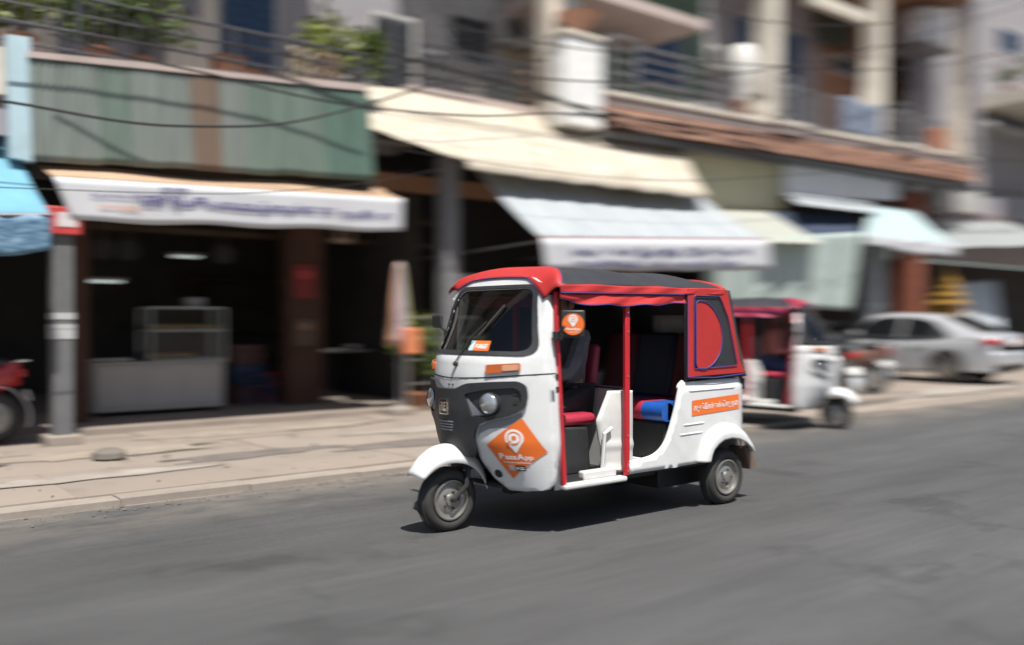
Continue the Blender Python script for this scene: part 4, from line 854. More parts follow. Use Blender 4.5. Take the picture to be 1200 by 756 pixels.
# side return panels left of the corrugated sheets
b(MB().prism([at(8, 40, 10.75), at(36, 44, 10.75), at(40, 190, 10.75), at(12, 184, 10.75)], (0, .18, 0)), 'blue_pilaster', BLUEW, flat=True)
b(MB().prism([at(-40, 118, 10.85), at(10, 126, 10.85), at(14, 160, 10.85), at(-40, 152, 10.85)], (0, .10, 0)), 'lilac_panel', LILAC, flat=True)
b(MB().prism([at(-40, 50, 10.9), at(8, 56, 10.9), at(10, 112, 10.9), at(-40, 104, 10.9)], (0, .10, 0)), 'cream_panel', CREAMC, flat=True)

def corrug(name, label, tl, tr, br, bl, cols, pitch, amp, cat='cladding', parent=None):
    tl, tr, br, bl = [Vector(p) for p in (tl, tr, br, bl)]; root = thing(name, (tl + tr + br + bl) / 4, label, cat); n = len(cols); N_ = Vector((0, -1, 0))
    for k, m in enumerate(cols):
        L = (tr - tl).length / n; nn = max(4, int(L / pitch)); q = MB(); off = R.uniform(-.015, .012)
        def f(u, v): U = (k + u * 1.015) / n; p = tl.lerp(tr, U).lerp(bl.lerp(br, U), v); return p + N_ * (amp * math.cos(u * nn * 2 * math.pi) + .004 * (k % 2)) + Vector((0, 0, off * v))
        q.grid(f, nn * 6, 12); build(q, 'corrugated_sheet', m, root, ang=80, solid=.002)
    return root
def tin(c, d=.28): return M('weathered tin', c, .6, metal=.05, var=.26, scale=3.0, stretch=(4, 1, .30), dirt=d, detail=8)
G1, G2, G3, BR = tin((.185, .215, .195), .45), tin((.14, .19, .16), .4), tin((.095, .16, .13)), tin((.17, .12, .09), .4)
co1 = corrug('corrugated_front', 'weathered green and rust brown corrugated tin front above the white sign', at(33, 66, 10.75), at(431, 107, 10.75), at(438, 212, 10.75), at(38, 188, 10.75), [G1, G1, G2, G1, G1, BR, G1, G2, G2, G2, G3, G3], .062, .010)
build(MB().prism([at(33, 60, 10.72), at(431, 99, 10.72), at(431, 107, 10.72), at(33, 67, 10.72)], (0, .24, 0)), 'top_rail', PINKM, co1, flat=True)
build(MB().prism([at(36, 176, 10.82), at(438, 201, 10.82), at(438, 212, 10.82), at(36, 187, 10.82)], (0, .06, 0)), 'bottom_rail', WOODD, co1, flat=True)
build(MB().prism([at(38, 188, 10.95), at(438, 211, 10.95), at(438, 236, 10.95), at(40, 208, 10.95)], (0, .10, 0)), 'shade_strip', DKWALL, B1, flat=True)  # dark strip added for the band of shade between tin front and sign
# sign awning
SY = 10.45
sg1 = thing('shop_sign_awning', at(270, 265, SY), 'long white shop sign with purple writing under the green corrugated front', 'sign')
tl_, tr_, br_, bl_ = at(62, 207, SY), at(472, 233, SY), at(472, 272, SY), at(84, 259, SY)
def sgf(u, v): p = tl_.lerp(tr_, u).lerp(bl_.lerp(br_, u), v); return p + Vector((0, -.012 * math.sin(u * 23) * v, .012 * math.sin(u * 19 + 1) * v))
build(MB().grid(sgf, 60, 6), 'banner', VALW, sg1, solid=.012)
bt = lambda a, q_, h: sgf(a, q_) + Vector((0, -.008 - h, 0))
FV = lambda u, v, h: sgf(u, 1 - v) + Vector((0, -.026, 0))
for a_ in (('ហាងគុយទាវ', .285, .52, .19, .42), ('អាហារពេលព្រឹក', .475, .51, .18, .38), ('កាហ្វេទឹកដោះគោ', .665, .50, .19, .38), ('ទទួលធ្វើពិធីផ្សេងៗ', .865, .46, .18, .30), ('៣១២', .29, .86, .07, .12)):
    q = MB(); write(q, *a_, FV, .03); build(q, 'khmer_lettering', PURP, sg1)
q = MB(); write(q, 'ស្វាគមន៍', .13, .62, .12, .16, FV, .01); build(q, 'small_lettering', PURP, sg1); q = MB(); write(q, 'សូមអញ្ជើញ', .13, .36, .10, .16, FV, .01); build(q, 'orange_lettering', M('orange print', (.6, .25, .12), .6), sg1)
def topf(u, v): p = lerp(tl_, tr_, u); return p + Vector((0, .62 * v, .235 * v + .03 * math.sin(u * 12) * v - .02 * math.sin(v * 3)))
build(MB().grid(topf, 50, 5), 'canvas_top', TANC, sg1, solid=.01)
for u in (0, .5, 1): p = lerp(bl_, br_, u); build(MB().tube([p + Vector((0, .03, .05)), Vector((p.x, 11.9, p.z + .25))], .018, 8), 'awning_arm', IRON, sg1)
# leftmost light blue awning
def ab(u, v): a = Vector(at(-60, 150, 11.3)).lerp(at(14, 166, 11.3), u); c = Vector(at(-60, 252, 9.95)).lerp(at(60, 252, 9.95), u); return a.lerp(c, v) + Vector((0, 0, -.05 * math.sin(v * 3.14)))
aw0 = thing('blue_awning', ab(.5, 1), 'light blue awning with printed dark blue skirt at the left picture edge', 'awning')
build(MB().grid(ab, 16, 10), 'canvas', LBLUE, aw0, solid=.01)
def abs_(u, v): p = ab(u, 1); return p + Vector((0, -.01 + .01 * math.sin(u * 14), -.365 * v + .03 * v * math.sin(u * 5 + 2)))
build(MB().grid(abs_, 24, 6), 'skirt', cloth_mat('blue printed cloth', (.015, .09, .20), .2, col2=(.28, .45, .58), scale=5, stretch=(1, 1, 4)), aw0, solid=.008)
build(MB().tube([ab(0, 1), ab(1, 1)], .02, 8), 'front_tube', IRONL, aw0)
# street pole
pb = gr(72, 521, .06)
po = thing('street_pole', pb, 'square grey pole with white bands standing at the pavement edge on the left', 'pole')
build(MB().box(pb + Vector((0, 0, 1.15)), (.20, .20, 2.3)), 'shaft', M('grey pole paint', (.13, .133, .137), .7, var=.12, scale=5, dirt=.3), po, bevel=.015)
for z, hh in ((1.36, .07), (1.25, .05), (1.17, .10)): build(MB().box(pb + Vector((0, 0, z)), (.212, .212, hh)), 'paper_band', M('paper notice', (.42, .42, .42), .8, var=.15, scale=30), po)
build(MB().box(pb + Vector((0, 0, .05)), (.34, .34, .12)), 'footing', KERB, po, bevel=.02)
ps = thing('red_sign_box', pb + Vector((0, 0, 2.2)), 'small red sign box with white panel on the grey pole', 'sign')
rp = Matrix.Rotation(-.35, 3, 'Z')
build(MB().box(pb + Vector((-.02, -.13, 2.36)), (.36, .05, .29)), 'box', M('red sign paint', (.50, .05, .045), .5), ps, bevel=.01)
build(MB().box(pb + Vector((.02, -.158, 2.37)), (.20, .006, .15)), 'panel', M('white sign paint', (.6, .55, .55), .5, var=.2, scale=20), ps)

# ---- in the left shop
ct = Vector(gr(186, 492, .13)); ct.y = 12.45
cx0, cx1 = X(111, ct.y), X(262, ct.y); zc0 = .13; zc1 = at(186, 424, ct.y).z
cart = thing('food_cart', ((cx0 + cx1) / 2, ct.y + .3, .13), 'stainless food cart with a glass display case in the open shop', 'food cart')
STEEL = M('brushed stainless', (.42, .39, .36), .55, metal=.1, var=.06, scale=2, dirt=.2)
build(MB().span((cx0, ct.y, .19), (cx1, ct.y + .62, zc1 - .03)), 'cabinet', STEEL, cart, bevel=.012)
build(MB().span((cx0 - .03, ct.y - .03, zc1 - .028), (cx1 + .03, ct.y + .65, zc1 + .006)), 'counter_top', STEEL, cart, bevel=.008)
for x in (cx0 + .1, cx1 - .1):
    build(MB().lathe((x, ct.y + .1, .18), (0, 1, 0), [(.05, -.02), (.05, .02)], 14), 'caster', RUBBER, cart)
for k in range(3): build(MB().span((lerp(cx0, cx1, k / 3) + .03, ct.y - .012, .25), (lerp(cx0, cx1, (k + 1) / 3) - .03, ct.y - .002, zc1 - .08)), 'door_panel', STEEL, cart, bevel=.006)
gx0, gx1 = X(176, ct.y + .1), X(262, ct.y + .1); gz = at(220, 361, ct.y + .1).z
cs = thing_part('display_case', cart, ((gx0 + gx1) / 2, ct.y + .35, zc1))
q = MB()
for x in (gx0, gx1):
    for y in (ct.y + .08, ct.y + .55): q.box((x, y, (zc1 + gz) / 2), (.022, .022, gz - zc1))
for z in (gz, zc1 + .02, (zc1 + gz) / 2 + .05):
    for y in (ct.y + .08, ct.y + .55): q.box(((gx0 + gx1) / 2, y, z), (gx1 - gx0, .02, .02))
    q.box(((gx0 + gx1) / 2, ct.y + .31, z), (gx1 - gx0, .47, .008))
build(q, 'case_frame', ALU, cs)
build(MB().span((gx0, ct.y + .066, zc1), (gx1, ct.y + .07, gz)), 'case_glass', glass_mat('shop glass', (.80, .83, .85), .5), cs)
FOOD = M('golden pastry', (.50, .30, .10), .7, var=.3, scale=14)
for r_, z in enumerate(((zc1 + gz) / 2 + .065, zc1 + .035)):
    me = mesh_from(MB().lathe((0, 0, 0), (0, 0, 1), [(.05, 0), (.065, .03), (.05, .065), (.001, .075)], 12), 'pastry', FOOD)
    for i in range(8):
        for j in range(2): piece('pastry', me, cs, (lerp(gx0 + .1, gx1 - .1, i / 7), ct.y + .17 + j * .16, z)) if not (r_ and i > 4) else None
bx = build(MB().box(((gx0 * .35 + gx1 * .65), ct.y + .3, gz + .075), (.22, .2, .14)), 'cardboard_box', M('grey board', (.30, .29, .30), .8), None, label='small grey box standing on top of the glass display case', cat='box')
q = MB(); q.grid(lambda u, v: Vector((lerp(cx0 - .02, cx0 + .42, u), lerp(ct.y - .045, ct.y + .4, v), zc1 + .012 + .05 * abs(math.sin(u * 9 + v * 4)) * (1 - v))), 14, 10); build(q, 'white_cloth', M('white cotton', (.62, .62, .62), .9, bump=.2), None, solid=.01, label='crumpled white cloth on the left end of the steel cart', cat='cloth')
for px, py, L, lab in ((122, 330, .50, 'short white tube lamp glowing low on the left in the dark shop'), (218, 301, .42, 'small white lamp hanging from the shop beam')):
    p = at(px, py, 14.6); r_ = thing('tube_lamp', p, lab, 'lamp'); build(MB().tube([p - Vector((L / 2, 0, 0)), p + Vector((L / 2, 0, 0))], .016, 8), 'tube', M('lamp tube', (.9, .9, .9), .4, emit=(.85, 1, .95, .45)), r_)
    build(MB().box(p + Vector((0, 0, .04)), (L + .08, .06, .04)), 'housing', PLAST, r_, flat=True); build(MB().tube([p + Vector((0, 0, .05)), Vector((p.x, p.y, 3.76))], .008, 6), 'hanger', IRON, r_)
def stool(label, loc, m, group=None):
    loc = Vector(loc); r_ = thing('plastic_stool', loc, label, 'stool', group)
    build(MB().box(loc + Vector((0, 0, .44)), (.30, .30, .03)), 'seat', m, r_, bevel=.012); build(MB().box(loc + Vector((0, 0, .28)), (.29, .29, .02)), 'shelf_ring', m, r_, bevel=.006)
    for sx in (-1, 1):
        for sy in (-1, 1): build(MB().tube([loc + Vector((sx * .13, sy * .13, .43)), loc + Vector((sx * .17, sy * .17, 0))], .02, 6), 'leg', m, r_)
SR = M('red plastic', (.40, .03, .03), .4); SB = M('blue plastic', (.02, .04, .11), .4)
p = gr(378, 488, .13); stool('blue plastic stool right of the brown column in the shop', (p.x, 13.0, .13), SB)
p = gr(398, 488, .13); stool('red plastic stool beside the blue one in the shop', (p.x + .25, 13.3, .13), SR)
tb = Vector((X(410, 13.8), 13.8, .13)); r_ = thing('shop_table', tb, 'low steel topped table deep in the dark shop', 'table')
build(MB().box(tb + Vector((0, 0, .74)), (1.2, .7, .03)), 'table_top', STEEL, r_, bevel=.006)
for sx in (-1, 1):
    for sy in (-1, 1): build(MB().tube([tb + Vector((sx * .54, sy * .3, .73)), tb + Vector((sx * .54, sy * .3, 0))], .018, 6), 'leg', IRON, r_)
bw = tb + Vector((.05, 0, .757)); build(MB().lathe(bw, (0, 0, 1), [(.05, 0), (.10, .05), (.11, .08), (.095, .075), (.001, .02)], 16), 'bowl', STWHITE, None, label='white bowl on the table in the dark shop', cat='bowl')
sh = Vector((X(300, 17.2), 17.15, .13)); r_ = thing('wall_shelf', sh, 'tall wooden shelf against the back wall of the dark shop', 'shelf')
for z in (.05, .55, 1.05, 1.55, 2.0): build(MB().box(sh + Vector((0, 0, z)), (2.6, .35, .03)), 'shelf_board', WOODD, r_, flat=True)
for x in (-1.3, 1.3): build(MB().box(sh + Vector((x, 0, 1.0)), (.04, .36, 2.1)), 'side_board', WOODD, r_, flat=True)

# more of the shop's dim contents
for k, (px, Y, z, w_, h_, c_, lab) in enumerate(((357, 12.58, 1.95, .34, .5, (.20, .02, .02), 'dark red poster on the brown column of the shop'), (357, 12.58, 1.2, .30, .4, (.10, .06, .04), 'brown framed notice below the red poster on the shop column'))):
    p = at(px, 300, Y); r_ = thing('wall_poster', (p.x, Y - .02, z), lab, 'poster'); build(MB().box((p.x, Y - .01, z), (w_, .012, h_)), 'sheet', M('poster print', c_, .6, var=.3, scale=9), r_, flat=True); build(MB().box((p.x, Y - .02, z + h_ * .2), (w_ * .7, .004, h_ * .25)), 'print_block', M('poster block', [min(1, q * 2.2) for q in c_], .6), r_, flat=True)
def crate(lab, loc, m, d=(.5, .36, .28)):
    loc = Vector(loc); r_ = thing('drink_crate', loc, lab, 'crate')
    for z in (.03, .5, .97): build(MB().box(loc + Vector((0, -d[1] / 2, d[2] * z)), (d[0], .02, .04)).box(loc + Vector((0, d[1] / 2, d[2] * z)), (d[0], .02, .04)).box(loc + Vector((-d[0] / 2, 0, d[2] * z)), (.02, d[1], .04)).box(loc + Vector((d[0] / 2, 0, d[2] * z)), (.02, d[1], .04)), 'rim', m, r_, flat=True)
    build(MB().box(loc + Vector((0, 0, d[2] * .5)), (d[0] - .02, d[1] - .02, d[2] * .96)), 'crate_wall', m, r_, flat=True)
CRM = M('dark crate plastic', (.10, .03, .025), .5, rnd=.4); CRB = M('blue crate plastic', (.02, .04, .10), .5)
for k, (px, Y, z, m, lab) in enumerate(((286, 13.4, .13, CRM, 'dark red drink crate on the floor right of the steel cart'), (286, 13.4, .42, CRB, 'dark blue drink crate in the middle of the stack right of the cart'), (286, 13.4, .71, CRM, 'dark red drink crate on top of the stack right of the cart'), (316, 14.2, .13, CRB, 'dark blue drink crate standing alone deeper in the shop'))): crate(lab, (X(px, Y), Y, z), m)
for k, (px, lab) in enumerate(((120, 'leftmost pan hanging from the shop transom'), (150, 'second pan from the left hanging from the shop transom'), (262, 'pan hanging right of the display case'))):
    p = Vector((X(px, 13.3), 13.3, 2.35)); r_ = thing('hanging_pan', p, lab, 'pan'); build(MB().lathe(p, (0, 1, 0), [(.15, -.02), (.16, .02), (.13, .03), (.001, .035)], 18), 'pan', DARKM, r_); build(MB().box(p + Vector((0, 0, .25)), (.03, .015, .24)), 'handle', WOODD, r_, flat=True)
# folded parasol, planter rail and sign between the shops
pp = Vector((X(468, 11.05), 11.05, .07)); r_ = thing('folded_parasol', pp, 'folded patio parasol in faded orange and lilac beside the dark shop mouth', 'parasol')
build(MB().tube([pp, pp + Vector((0, 0, 2.15))], .022, 8), 'mast', IRONL, r_); build(MB().lathe(pp, (0, 0, 1), [(.22, 0), (.22, .07), (.05, .12)], 20), 'base', KERB, r_)
for k in range(8):
    a0, a1 = k * math.pi / 4, (k + 1) * math.pi / 4; cs_ = ((.50, .27, .16), (.30, .27, .36), (.36, .34, .16), (.46, .40, .38))
    def fp(u, v): a = lerp(a0, a1, u); rr = lerp(.035, .19, v ** .8) * (1 - .25 * math.sin(u * math.pi)); return pp + Vector((rr * math.cos(a), rr * math.sin(a), lerp(2.12, .95, v)))
    build(MB().grid(fp, 4, 10), 'canopy_panel', M('faded parasol cloth', cs_[k % 4], .9, var=.1), r_, solid=.004)
build(MB().box(pp + Vector((.02, -.26, 1.02)), (.26, .10, .36)), 'hanging_lantern', M('orange paper', (.60, .20, .09), .8, var=.3, scale=5), None, label='orange rectangular lantern hung on the folded parasol', cat='lantern', bevel=.02)
railing('shop_rail', 'low metal rail with thin bars in front of the green plants', (X(476, 11.1), 11.1, .07), (X(556, 11.1), 11.1, .07), 1.35, ALU, IRONL, .3, (1.0, .78, .55, .3), r=.014)
for i, (px, h_, w_) in enumerate(((488, 1.0, .8), (512, 1.15, .9), (540, .95, .8))):
    potplant(('bushy potted plant nearest the folded parasol', 'tall potted plant in the middle behind the metal rail', 'potted plant right of the others behind the metal rail')[i], (X(px, 11.3), 11.3, .07), h_, w_, LEAF if i != 1 else LEAFY, n=420)
sp = at(546, 330, 12.4); r_ = thing('hanging_board', sp, 'pale blue board hanging behind the taxi roof', 'sign'); build(MB().box(sp, (.55, .03, .26)), 'board', M('pale blue board', (.42, .46, .52), .6, var=.08), r_, bevel=.005); build(MB().tube([sp + Vector((-.2, 0, .13)), sp + Vector((-.2, 0, 2.2))], .006, 6).tube([sp + Vector((.2, 0, .13)), sp + Vector((.2, 0, 2.2))], .006, 6), 'cord', IRON, r_)
# debris by the pole
p = gr(128, 536, .08); build(MB().lathe(p + Vector((0, 0, 0)), (0, 0, 1), [(.16, 0), (.15, .05), (.08, .085), (.001, .09)], 9), 'broken_stone', M('grey rubble', (.16, .14, .12), .9, bump=.5), None, label='lump of grey rubble on the pavement right of the pole', cat='stone')
#@@PART5
# ------------------------------------------------------------------ balcony above the left shop
zr = at(200, 18, 10.95).z
railing('balcony_railing', 'iron balcony railing above the green corrugated front', (-4.5, 10.98, 4.24), (6.2, 10.98, 4.24), zr - 4.24, IRON, IRON, .16, (1.0, .72, .45, .15), r=.022)
for i, (px, h_, w_, m, Y, lab) in enumerate(((118, .75, .9, LEAF, 11.3, 'leafy potted plant at the left end of the upper balcony'), (165, .85, 1.1, LEAF, 11.4, 'widest green potted plant on the upper balcony left of the brown panel'), (25, .6, .6, LEAFY, 11.3, 'small yellowish plant on the balcony at the left picture edge'), (388, 1.3, .75, LEAFY, 11.6, 'tall yellow green plant near the right end of the upper balcony'), (420, 1.1, .7, LEAF, 11.7, 'dark green plant at the right end of the upper balcony'))):
    potplant(lab, (X(px, Y), Y, 4.245), h_, w_, m, n=520, s=.13)
for i, (px, s_, lab) in enumerate(((268, 1.1, 'large empty terracotta pot on the balcony over the brown sheet'), (298, .8, 'smaller empty terracotta pot right of the large one'), (335, .9, 'beige clay pot on the balcony in the middle'), (362, 1.0, 'cream jar on the balcony left of the yellow green plant'))):
    o_ = Vector((X(px, 11.25), 11.25, 4.245)); build(MB().lathe(o_, (0, 0, 1), [(.11 * s_, 0), (.19 * s_, .2 * s_), (.20 * s_, .34 * s_), (.22 * s_, .38 * s_), (.18 * s_, .38 * s_), (.15 * s_, .3 * s_), (.001, .28 * s_)], 20), 'clay_pot', POT if i < 2 else CREAMC, None, label=lab, cat='pot')

# ------------------------------------------------------------------ second building: plaster, tan and green bays
Y2 = 14.2
B2 = thing('green_shophouse', (10.5, 14.2, .07), 'middle shophouse with plaster tan and dark green upper walls and blue shutters', 'building')
b = lambda mb, n, m, p=B2, **k: build(mb, n, m, p, **k)
xa, xb_, xc, xd = 8.02, X(588, Y2), X(640, Y2), X(826, Y2)
b(MB().span((xa, Y2, 5.0), (xb_, Y2 + .3, 13)), 'plaster_wall', PLAST, flat=True); b(MB().span((xb_, Y2 - .02, 5.0), (xc, Y2 + .3, 13)), 'tan_wall', TANW, flat=True); b(MB().span((xc, Y2, 5.0), (xd, Y2 + .3, 13)), 'green_wall', GREENW, flat=True)
shutter(B2, X(527, Y2), X(574, Y2), at(550, 76, Y2).z, at(550, 22, Y2).z, Y2, DKSHUT, 'window', 2, .13)
shutter(B2, X(676, Y2), X(706, Y2), at(690, 60, Y2).z, at(690, -15, Y2).z, Y2, BSHUT, 'window', 1, .13)
shutter(B2, X(736, Y2), X(797, Y2), at(765, 100, Y2).z, at(765, 28, Y2).z, Y2, BSHUT, 'balcony_door', 3, .13)
b(MB().span((xb_ - .2, 12.1, at(760, 16, 12.1).z), (X(826, 12.1), Y2 - .005, at(760, 16, 12.1).z + .2)), 'upper_slab', PINKM, flat=True)
b(MB().span((xa, 12.0, 9.6), (xd, Y2 - .005, 9.8)), 'roof_slab', PLAST, flat=True)
b(MB().span((8.02, 12.7, 5.06), (13.4, Y2 - .003, 5.2)), 'balcony_slab', PINKM, flat=True)
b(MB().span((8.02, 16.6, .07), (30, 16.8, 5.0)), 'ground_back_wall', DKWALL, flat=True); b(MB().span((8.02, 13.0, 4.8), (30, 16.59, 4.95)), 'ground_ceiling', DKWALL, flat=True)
for px in (655,):
    b(MB().span((X(643, 12.3), 12.3, 4.6), (X(659, 12.3), 12.6, 9.55)), 'cream_pilaster', CREAMC, flat=True); b(MB().span((X(659, 12.32), 12.32, 4.6), (X(678, 12.32), 12.6, 9.55)), 'blue_pilaster', BLUEW, flat=True)
for i in range(3): b(MB().span((9.2 + i * 4.4, 13.4, .07), (9.6 + i * 4.4, 13.8, 4.79)), 'ground_pillar', DKWALL if i != 1 else BROWNW, flat=True)
railing('balcony_railing', 'dark iron railing behind the top of the cream awning', (8.3, 12.72, 5.2), (13.2, 12.72, 5.2), .72, IRON, IRON, .12, (1.0, .78, .5, .12), r=.025)
o_ = at(500, 100, 12.9); 
# slanting stay beside the window
build(MB().tube([at(462, -30, 12.9), at(540, 72, 12.9)], .035, 8), 'stay_pipe', IRONL, None, label='slanting grey pipe crossing in front of the plaster wall', cat='pipe')
# white balcony pier with pot
pz = at(682, 118, 11.75); ph = at(682, 44, 11.75).z
pr_ = thing('balcony_pier', pz, 'bright white balcony pier at the left end of the steel railing', 'pier')
xx0, xx1 = X(662, 11.75), X(706, 11.75); xm = (xx0 + xx1) / 2
build(MB().span((xx0, 11.75, 4.75), (xx1, 12.15, ph)), 'pier', M('bright white paint', (.78, .78, .77), .8, dirt=.2), pr_, bevel=.02)
build(MB().span((xx0 - .05, 11.7, ph + .003), (xx1 + .05, 12.2, ph + .08)), 'cap', CREAMC, pr_, bevel=.01)
o_ = Vector((xm + .05, 11.95, ph + .085)); up_ = build(MB().lathe(o_, (0, 0, 1), [(.13, 0), (.20, .12), (.30, .28), (.38, .34), (.40, .38), (.30, .38), (.20, .30), (.001, .28)], 22), 'bowl_planter', M('pink terracotta', (.50, .28, .20), .8, dirt=.3), None, label='wide terracotta bowl planter on the white balcony pier', cat='planter')

# ------------------------------------------------------------------ third building: balcony with tiled edge
LY = 11.9
def ledge_z(x): return 5.52 + 0.0 * x
B3 = thing('tiled_balcony_building', (19, 13.0, .07), 'long building with orange tiled balcony edge and cream columns', 'building')
b = lambda mb, n, m, p=B3, **k: build(mb, n, m, p, **k)
lx0, lx1 = X(706, LY), X(1140, LY)
zA, zB = at(706, 107, LY).z, at(1140, 186, LY).z; lz = lambda x: lerp(zA, zB, (x - lx0) / (lx1 - lx0))
def ledgeseg(x0, x1, y): return MB().prism([(x0, y, lz(x0) - .22), (x0, y, lz(x0)), (x0, Y2 + .9, lz(x0)), (x0, Y2 + .9, lz(x0) - .22)], (x1 - x0, 0, lz(x1) - lz(x0)))
brk = [lx0, X(905, LY), X(937, LY), X(1053, LY), X(1072, LY), lx1]
for i in range(5): b(ledgeseg(brk[i] + (.0 if i == 0 else .003), brk[i + 1], LY - (.14 if i in (1, 3) else 0)), 'balcony_ledge', PINKM, flat=True)
for i in range(5): b(MB().prism([(brk[i] + .003, LY - (.2 if i in (1, 3) else .06), lz(brk[i]) - .05), (brk[i] + .003, LY - (.2 if i in (1, 3) else .06), lz(brk[i]) + .03), (brk[i] + .003, LY + .05, lz(brk[i]) + .03), (brk[i] + .003, LY + .05, lz(brk[i]) - .05)], (brk[i + 1] - brk[i] - .006, 0, lz(brk[i + 1]) - lz(brk[i]))), 'moulding', CREAMC, flat=True)
tw = .27; tm = MB(); tm.grid(lambda u, v: Vector((lerp(-tw / 2, tw / 2, u), -.16 * v - .02 * math.sin(u * math.pi), -.17 * v + .016 * math.sin(u * math.pi))), 6, 1); tm = mesh_from(tm, 'roof_tile', TILE)
n = int((lx1 - lx0) / tw)
bd = MB().prism([(lx0, LY + .1, lz(lx0) - .75), (lx0, LY + .1, lz(lx0) - .225), (lx0, LY + .45, lz(lx0) - .225), (lx0, LY + .45, lz(lx0) - .75)], (lx1 - lx0, 0, zB - zA)); b(bd, 'fascia', BROWNW, flat=True)
for i in range(n):
    x = lx0 + (i + .5) * tw
    for r_ in range(3): o = piece('roof_tile', tm, B3, (x + (tw / 2 if r_ % 2 else 0), LY + .06 - r_ * .075, lz(x) - .235 - r_ * .145 + R.uniform(-.006, .006))); o.rotation_euler = (0, R.uniform(-.03, .03), 0)
b(MB().prism([(lx0, LY - .05, lz(lx0) - .82), (lx0, LY - .05, lz(lx0) - .70), (lx0, LY + .4, lz(lx0) - .70), (lx0, LY + .4, lz(lx0) - .82)], (lx1 - lx0, 0, zB - zA)), 'gutter', IRONL, flat=True)
# rear walls of the balcony
Y3 = 15.0
segs = [(826, 905, LILAC, 'lilac_wall'), (905, 958, LILAC, 'lilac_wall'), (958, 1014, BROWNW, 'brown_wall'), (1014, 1036, LILAC, 'lilac_wall'), (1036, 1072, BROWNW, 'brown_wall'), (1072, 1150, LILAC, 'lilac_wall')]
for a, c_2, m, nm in segs: b(MB().span((X(a, Y3) + .002, Y3, 5.0), (X(c_2, Y3), Y3 + .3, 13)), nm, m, flat=True)
shutter(B3, X(859, Y3), X(880, Y3), at(870, 62, Y3).z, at(870, 22, Y3).z, Y3, BSHUT, 'window', 1, .14)
shutter(B3, X(914, Y3), X(938, Y3), 5.9, at(926, 40, Y3).z, Y3, BSHUT, 'balcony_door', 1, .14)
shutter(B3, X(1071, Y3) + .1, X(1096, Y3), 6.0, at(1083, 45, Y3).z, Y3, DKSHUT, 'balcony_door', 1, .14)
shutter(B3, X(972, Y3), X(1004, Y3), at(988, 86, Y3).z, at(988, 70, Y3).z, Y3, DKSHUT, 'window', 1, .14)
b(MB().span((X(826, Y3), 12.05, 10.3), (lx1 + .5, Y3 - .005, 10.55)), 'upper_slab', BROWNW, flat=True)
b(MB().span((X(840, Y3), 12.2, at(870, 14, 13.6).z), (X(905, Y3), 12.4, at(870, 14, 13.6).z + .25)), 'beige_beam', CREAMC, flat=True)
def pillar(px0, px1, pt, flare, ztop, lab):
    Y = 12.25; xr = X(px1, Y); wd = (px1 - px0) / FPX * (xr * SA + Y * CA) / 1.4; xl = xr - wd; xm_ = (xl + xr) / 2; z0 = lz(xm_) + .035
    r_ = B3; q = MB(); prof = [(0, 1.0 + flare), (.25, 1.0 + flare * .75), (.5, 1 + flare * .35), (.8, 1.0), (1, 1.0)]
    vs = [];
    for t, k in prof:
        z = lerp(z0 + .25, z0 + 2.6, t); vs += [(xr - wd * k, Y, z), (xr, Y, z), (xr, Y + wd, z), (xr - wd * k, Y + wd, z)]
    q.add(vs, [(4 * i + j, 4 * i + (j + 1) % 4, 4 * i + 4 + (j + 1) % 4, 4 * i + 4 + j) for i in range(4) for j in range(4)])
    q.span((xl, Y, z0 + 2.6), (xr, Y + wd, ztop)); build(q, 'column', CREAMC, r_, flat=True)
    build(MB().span((xr - wd * (1.08 + flare), Y - .05, z0), (xr + .05, Y + wd + .05, z0 + .248)), 'column_base', CREAMC, r_, flat=True)
pillar(884, 915, 0, .25, 10.29, ''); pillar(1012, 1038, 0, .75, 10.29, ''); pillar(1117, 1138, 0, .8, 10.29, '')
# big jars and boxes on the balcony
p = at(872, 86, 12.0); build(MB().lathe((X(870, 12.6), 12.6, lz(X(870, 12.6)) + .9), (0, 0, 1), [(.20, -.9), (.24, -.85), (.22, -.2), (.28, .0), (.34, .3), (.31, .65), (.22, .86), (.12, .88), (.001, .9)], 24), 'water_jar', M('white glazed jar', (.70, .69, .66), .4, dirt=.15), None, label='large white water jar standing left of the first cream column', cat='jar')
jx = X(866, 12.2); build(MB().box((jx, 12.25, lz(jx) + .23), (.34, .3, .42)), 'terracotta_block', TILE, None, label='square terracotta planter below the white water jar', cat='planter', bevel=.02)
for k, px in enumerate((880, 888, 896)):
    x = X(px, 12.0); build(MB().lathe((x, 12.02, lz(x) + .032), (0, 0, 1), [(.05, 0), (.09, .02), (.05, .07), (.10, .22), (.05, .38), (.08, .48), (.11, .52), (.001, .54)], 14), 'white_baluster', CREAMC, B3)
p = at(1008, 150, 12.2); q = MB(); xq0, xq1 = X(985, 12.0), X(1030, 12.0); q.grid(lambda u, v: Vector((lerp(xq0, xq1, u), 11.97 + .03 * math.sin(u * 17 + v), lz(xq0) + lerp(.92, .12, v) + .05 * math.sin(u * 7) * (1 - v))), 24, 10); build(q, 'blue_cloth', cloth_mat('faded blue cloth', (.22, .26, .34), .2, var=.25, scale=4), None, solid=.01, label='faded blue cloth hung over the balcony bars by the middle column', cat='cloth')
q = MB(); q.lathe(at(1080, 36, 13.2) - Vector((0, 0, .55)), (0, 0, 1), [(.45, 0), (.62, .10), (.62, .85), (.55, 1.05), (.18, 1.15), (.18, 1.22), (.001, 1.22)], 26); wt_ = build(q, 'water_tank', M('white plastic tank', (.66, .67, .68), .5, dirt=.2), None, label='white water tank under the dark upper slab at the right', cat='water tank')
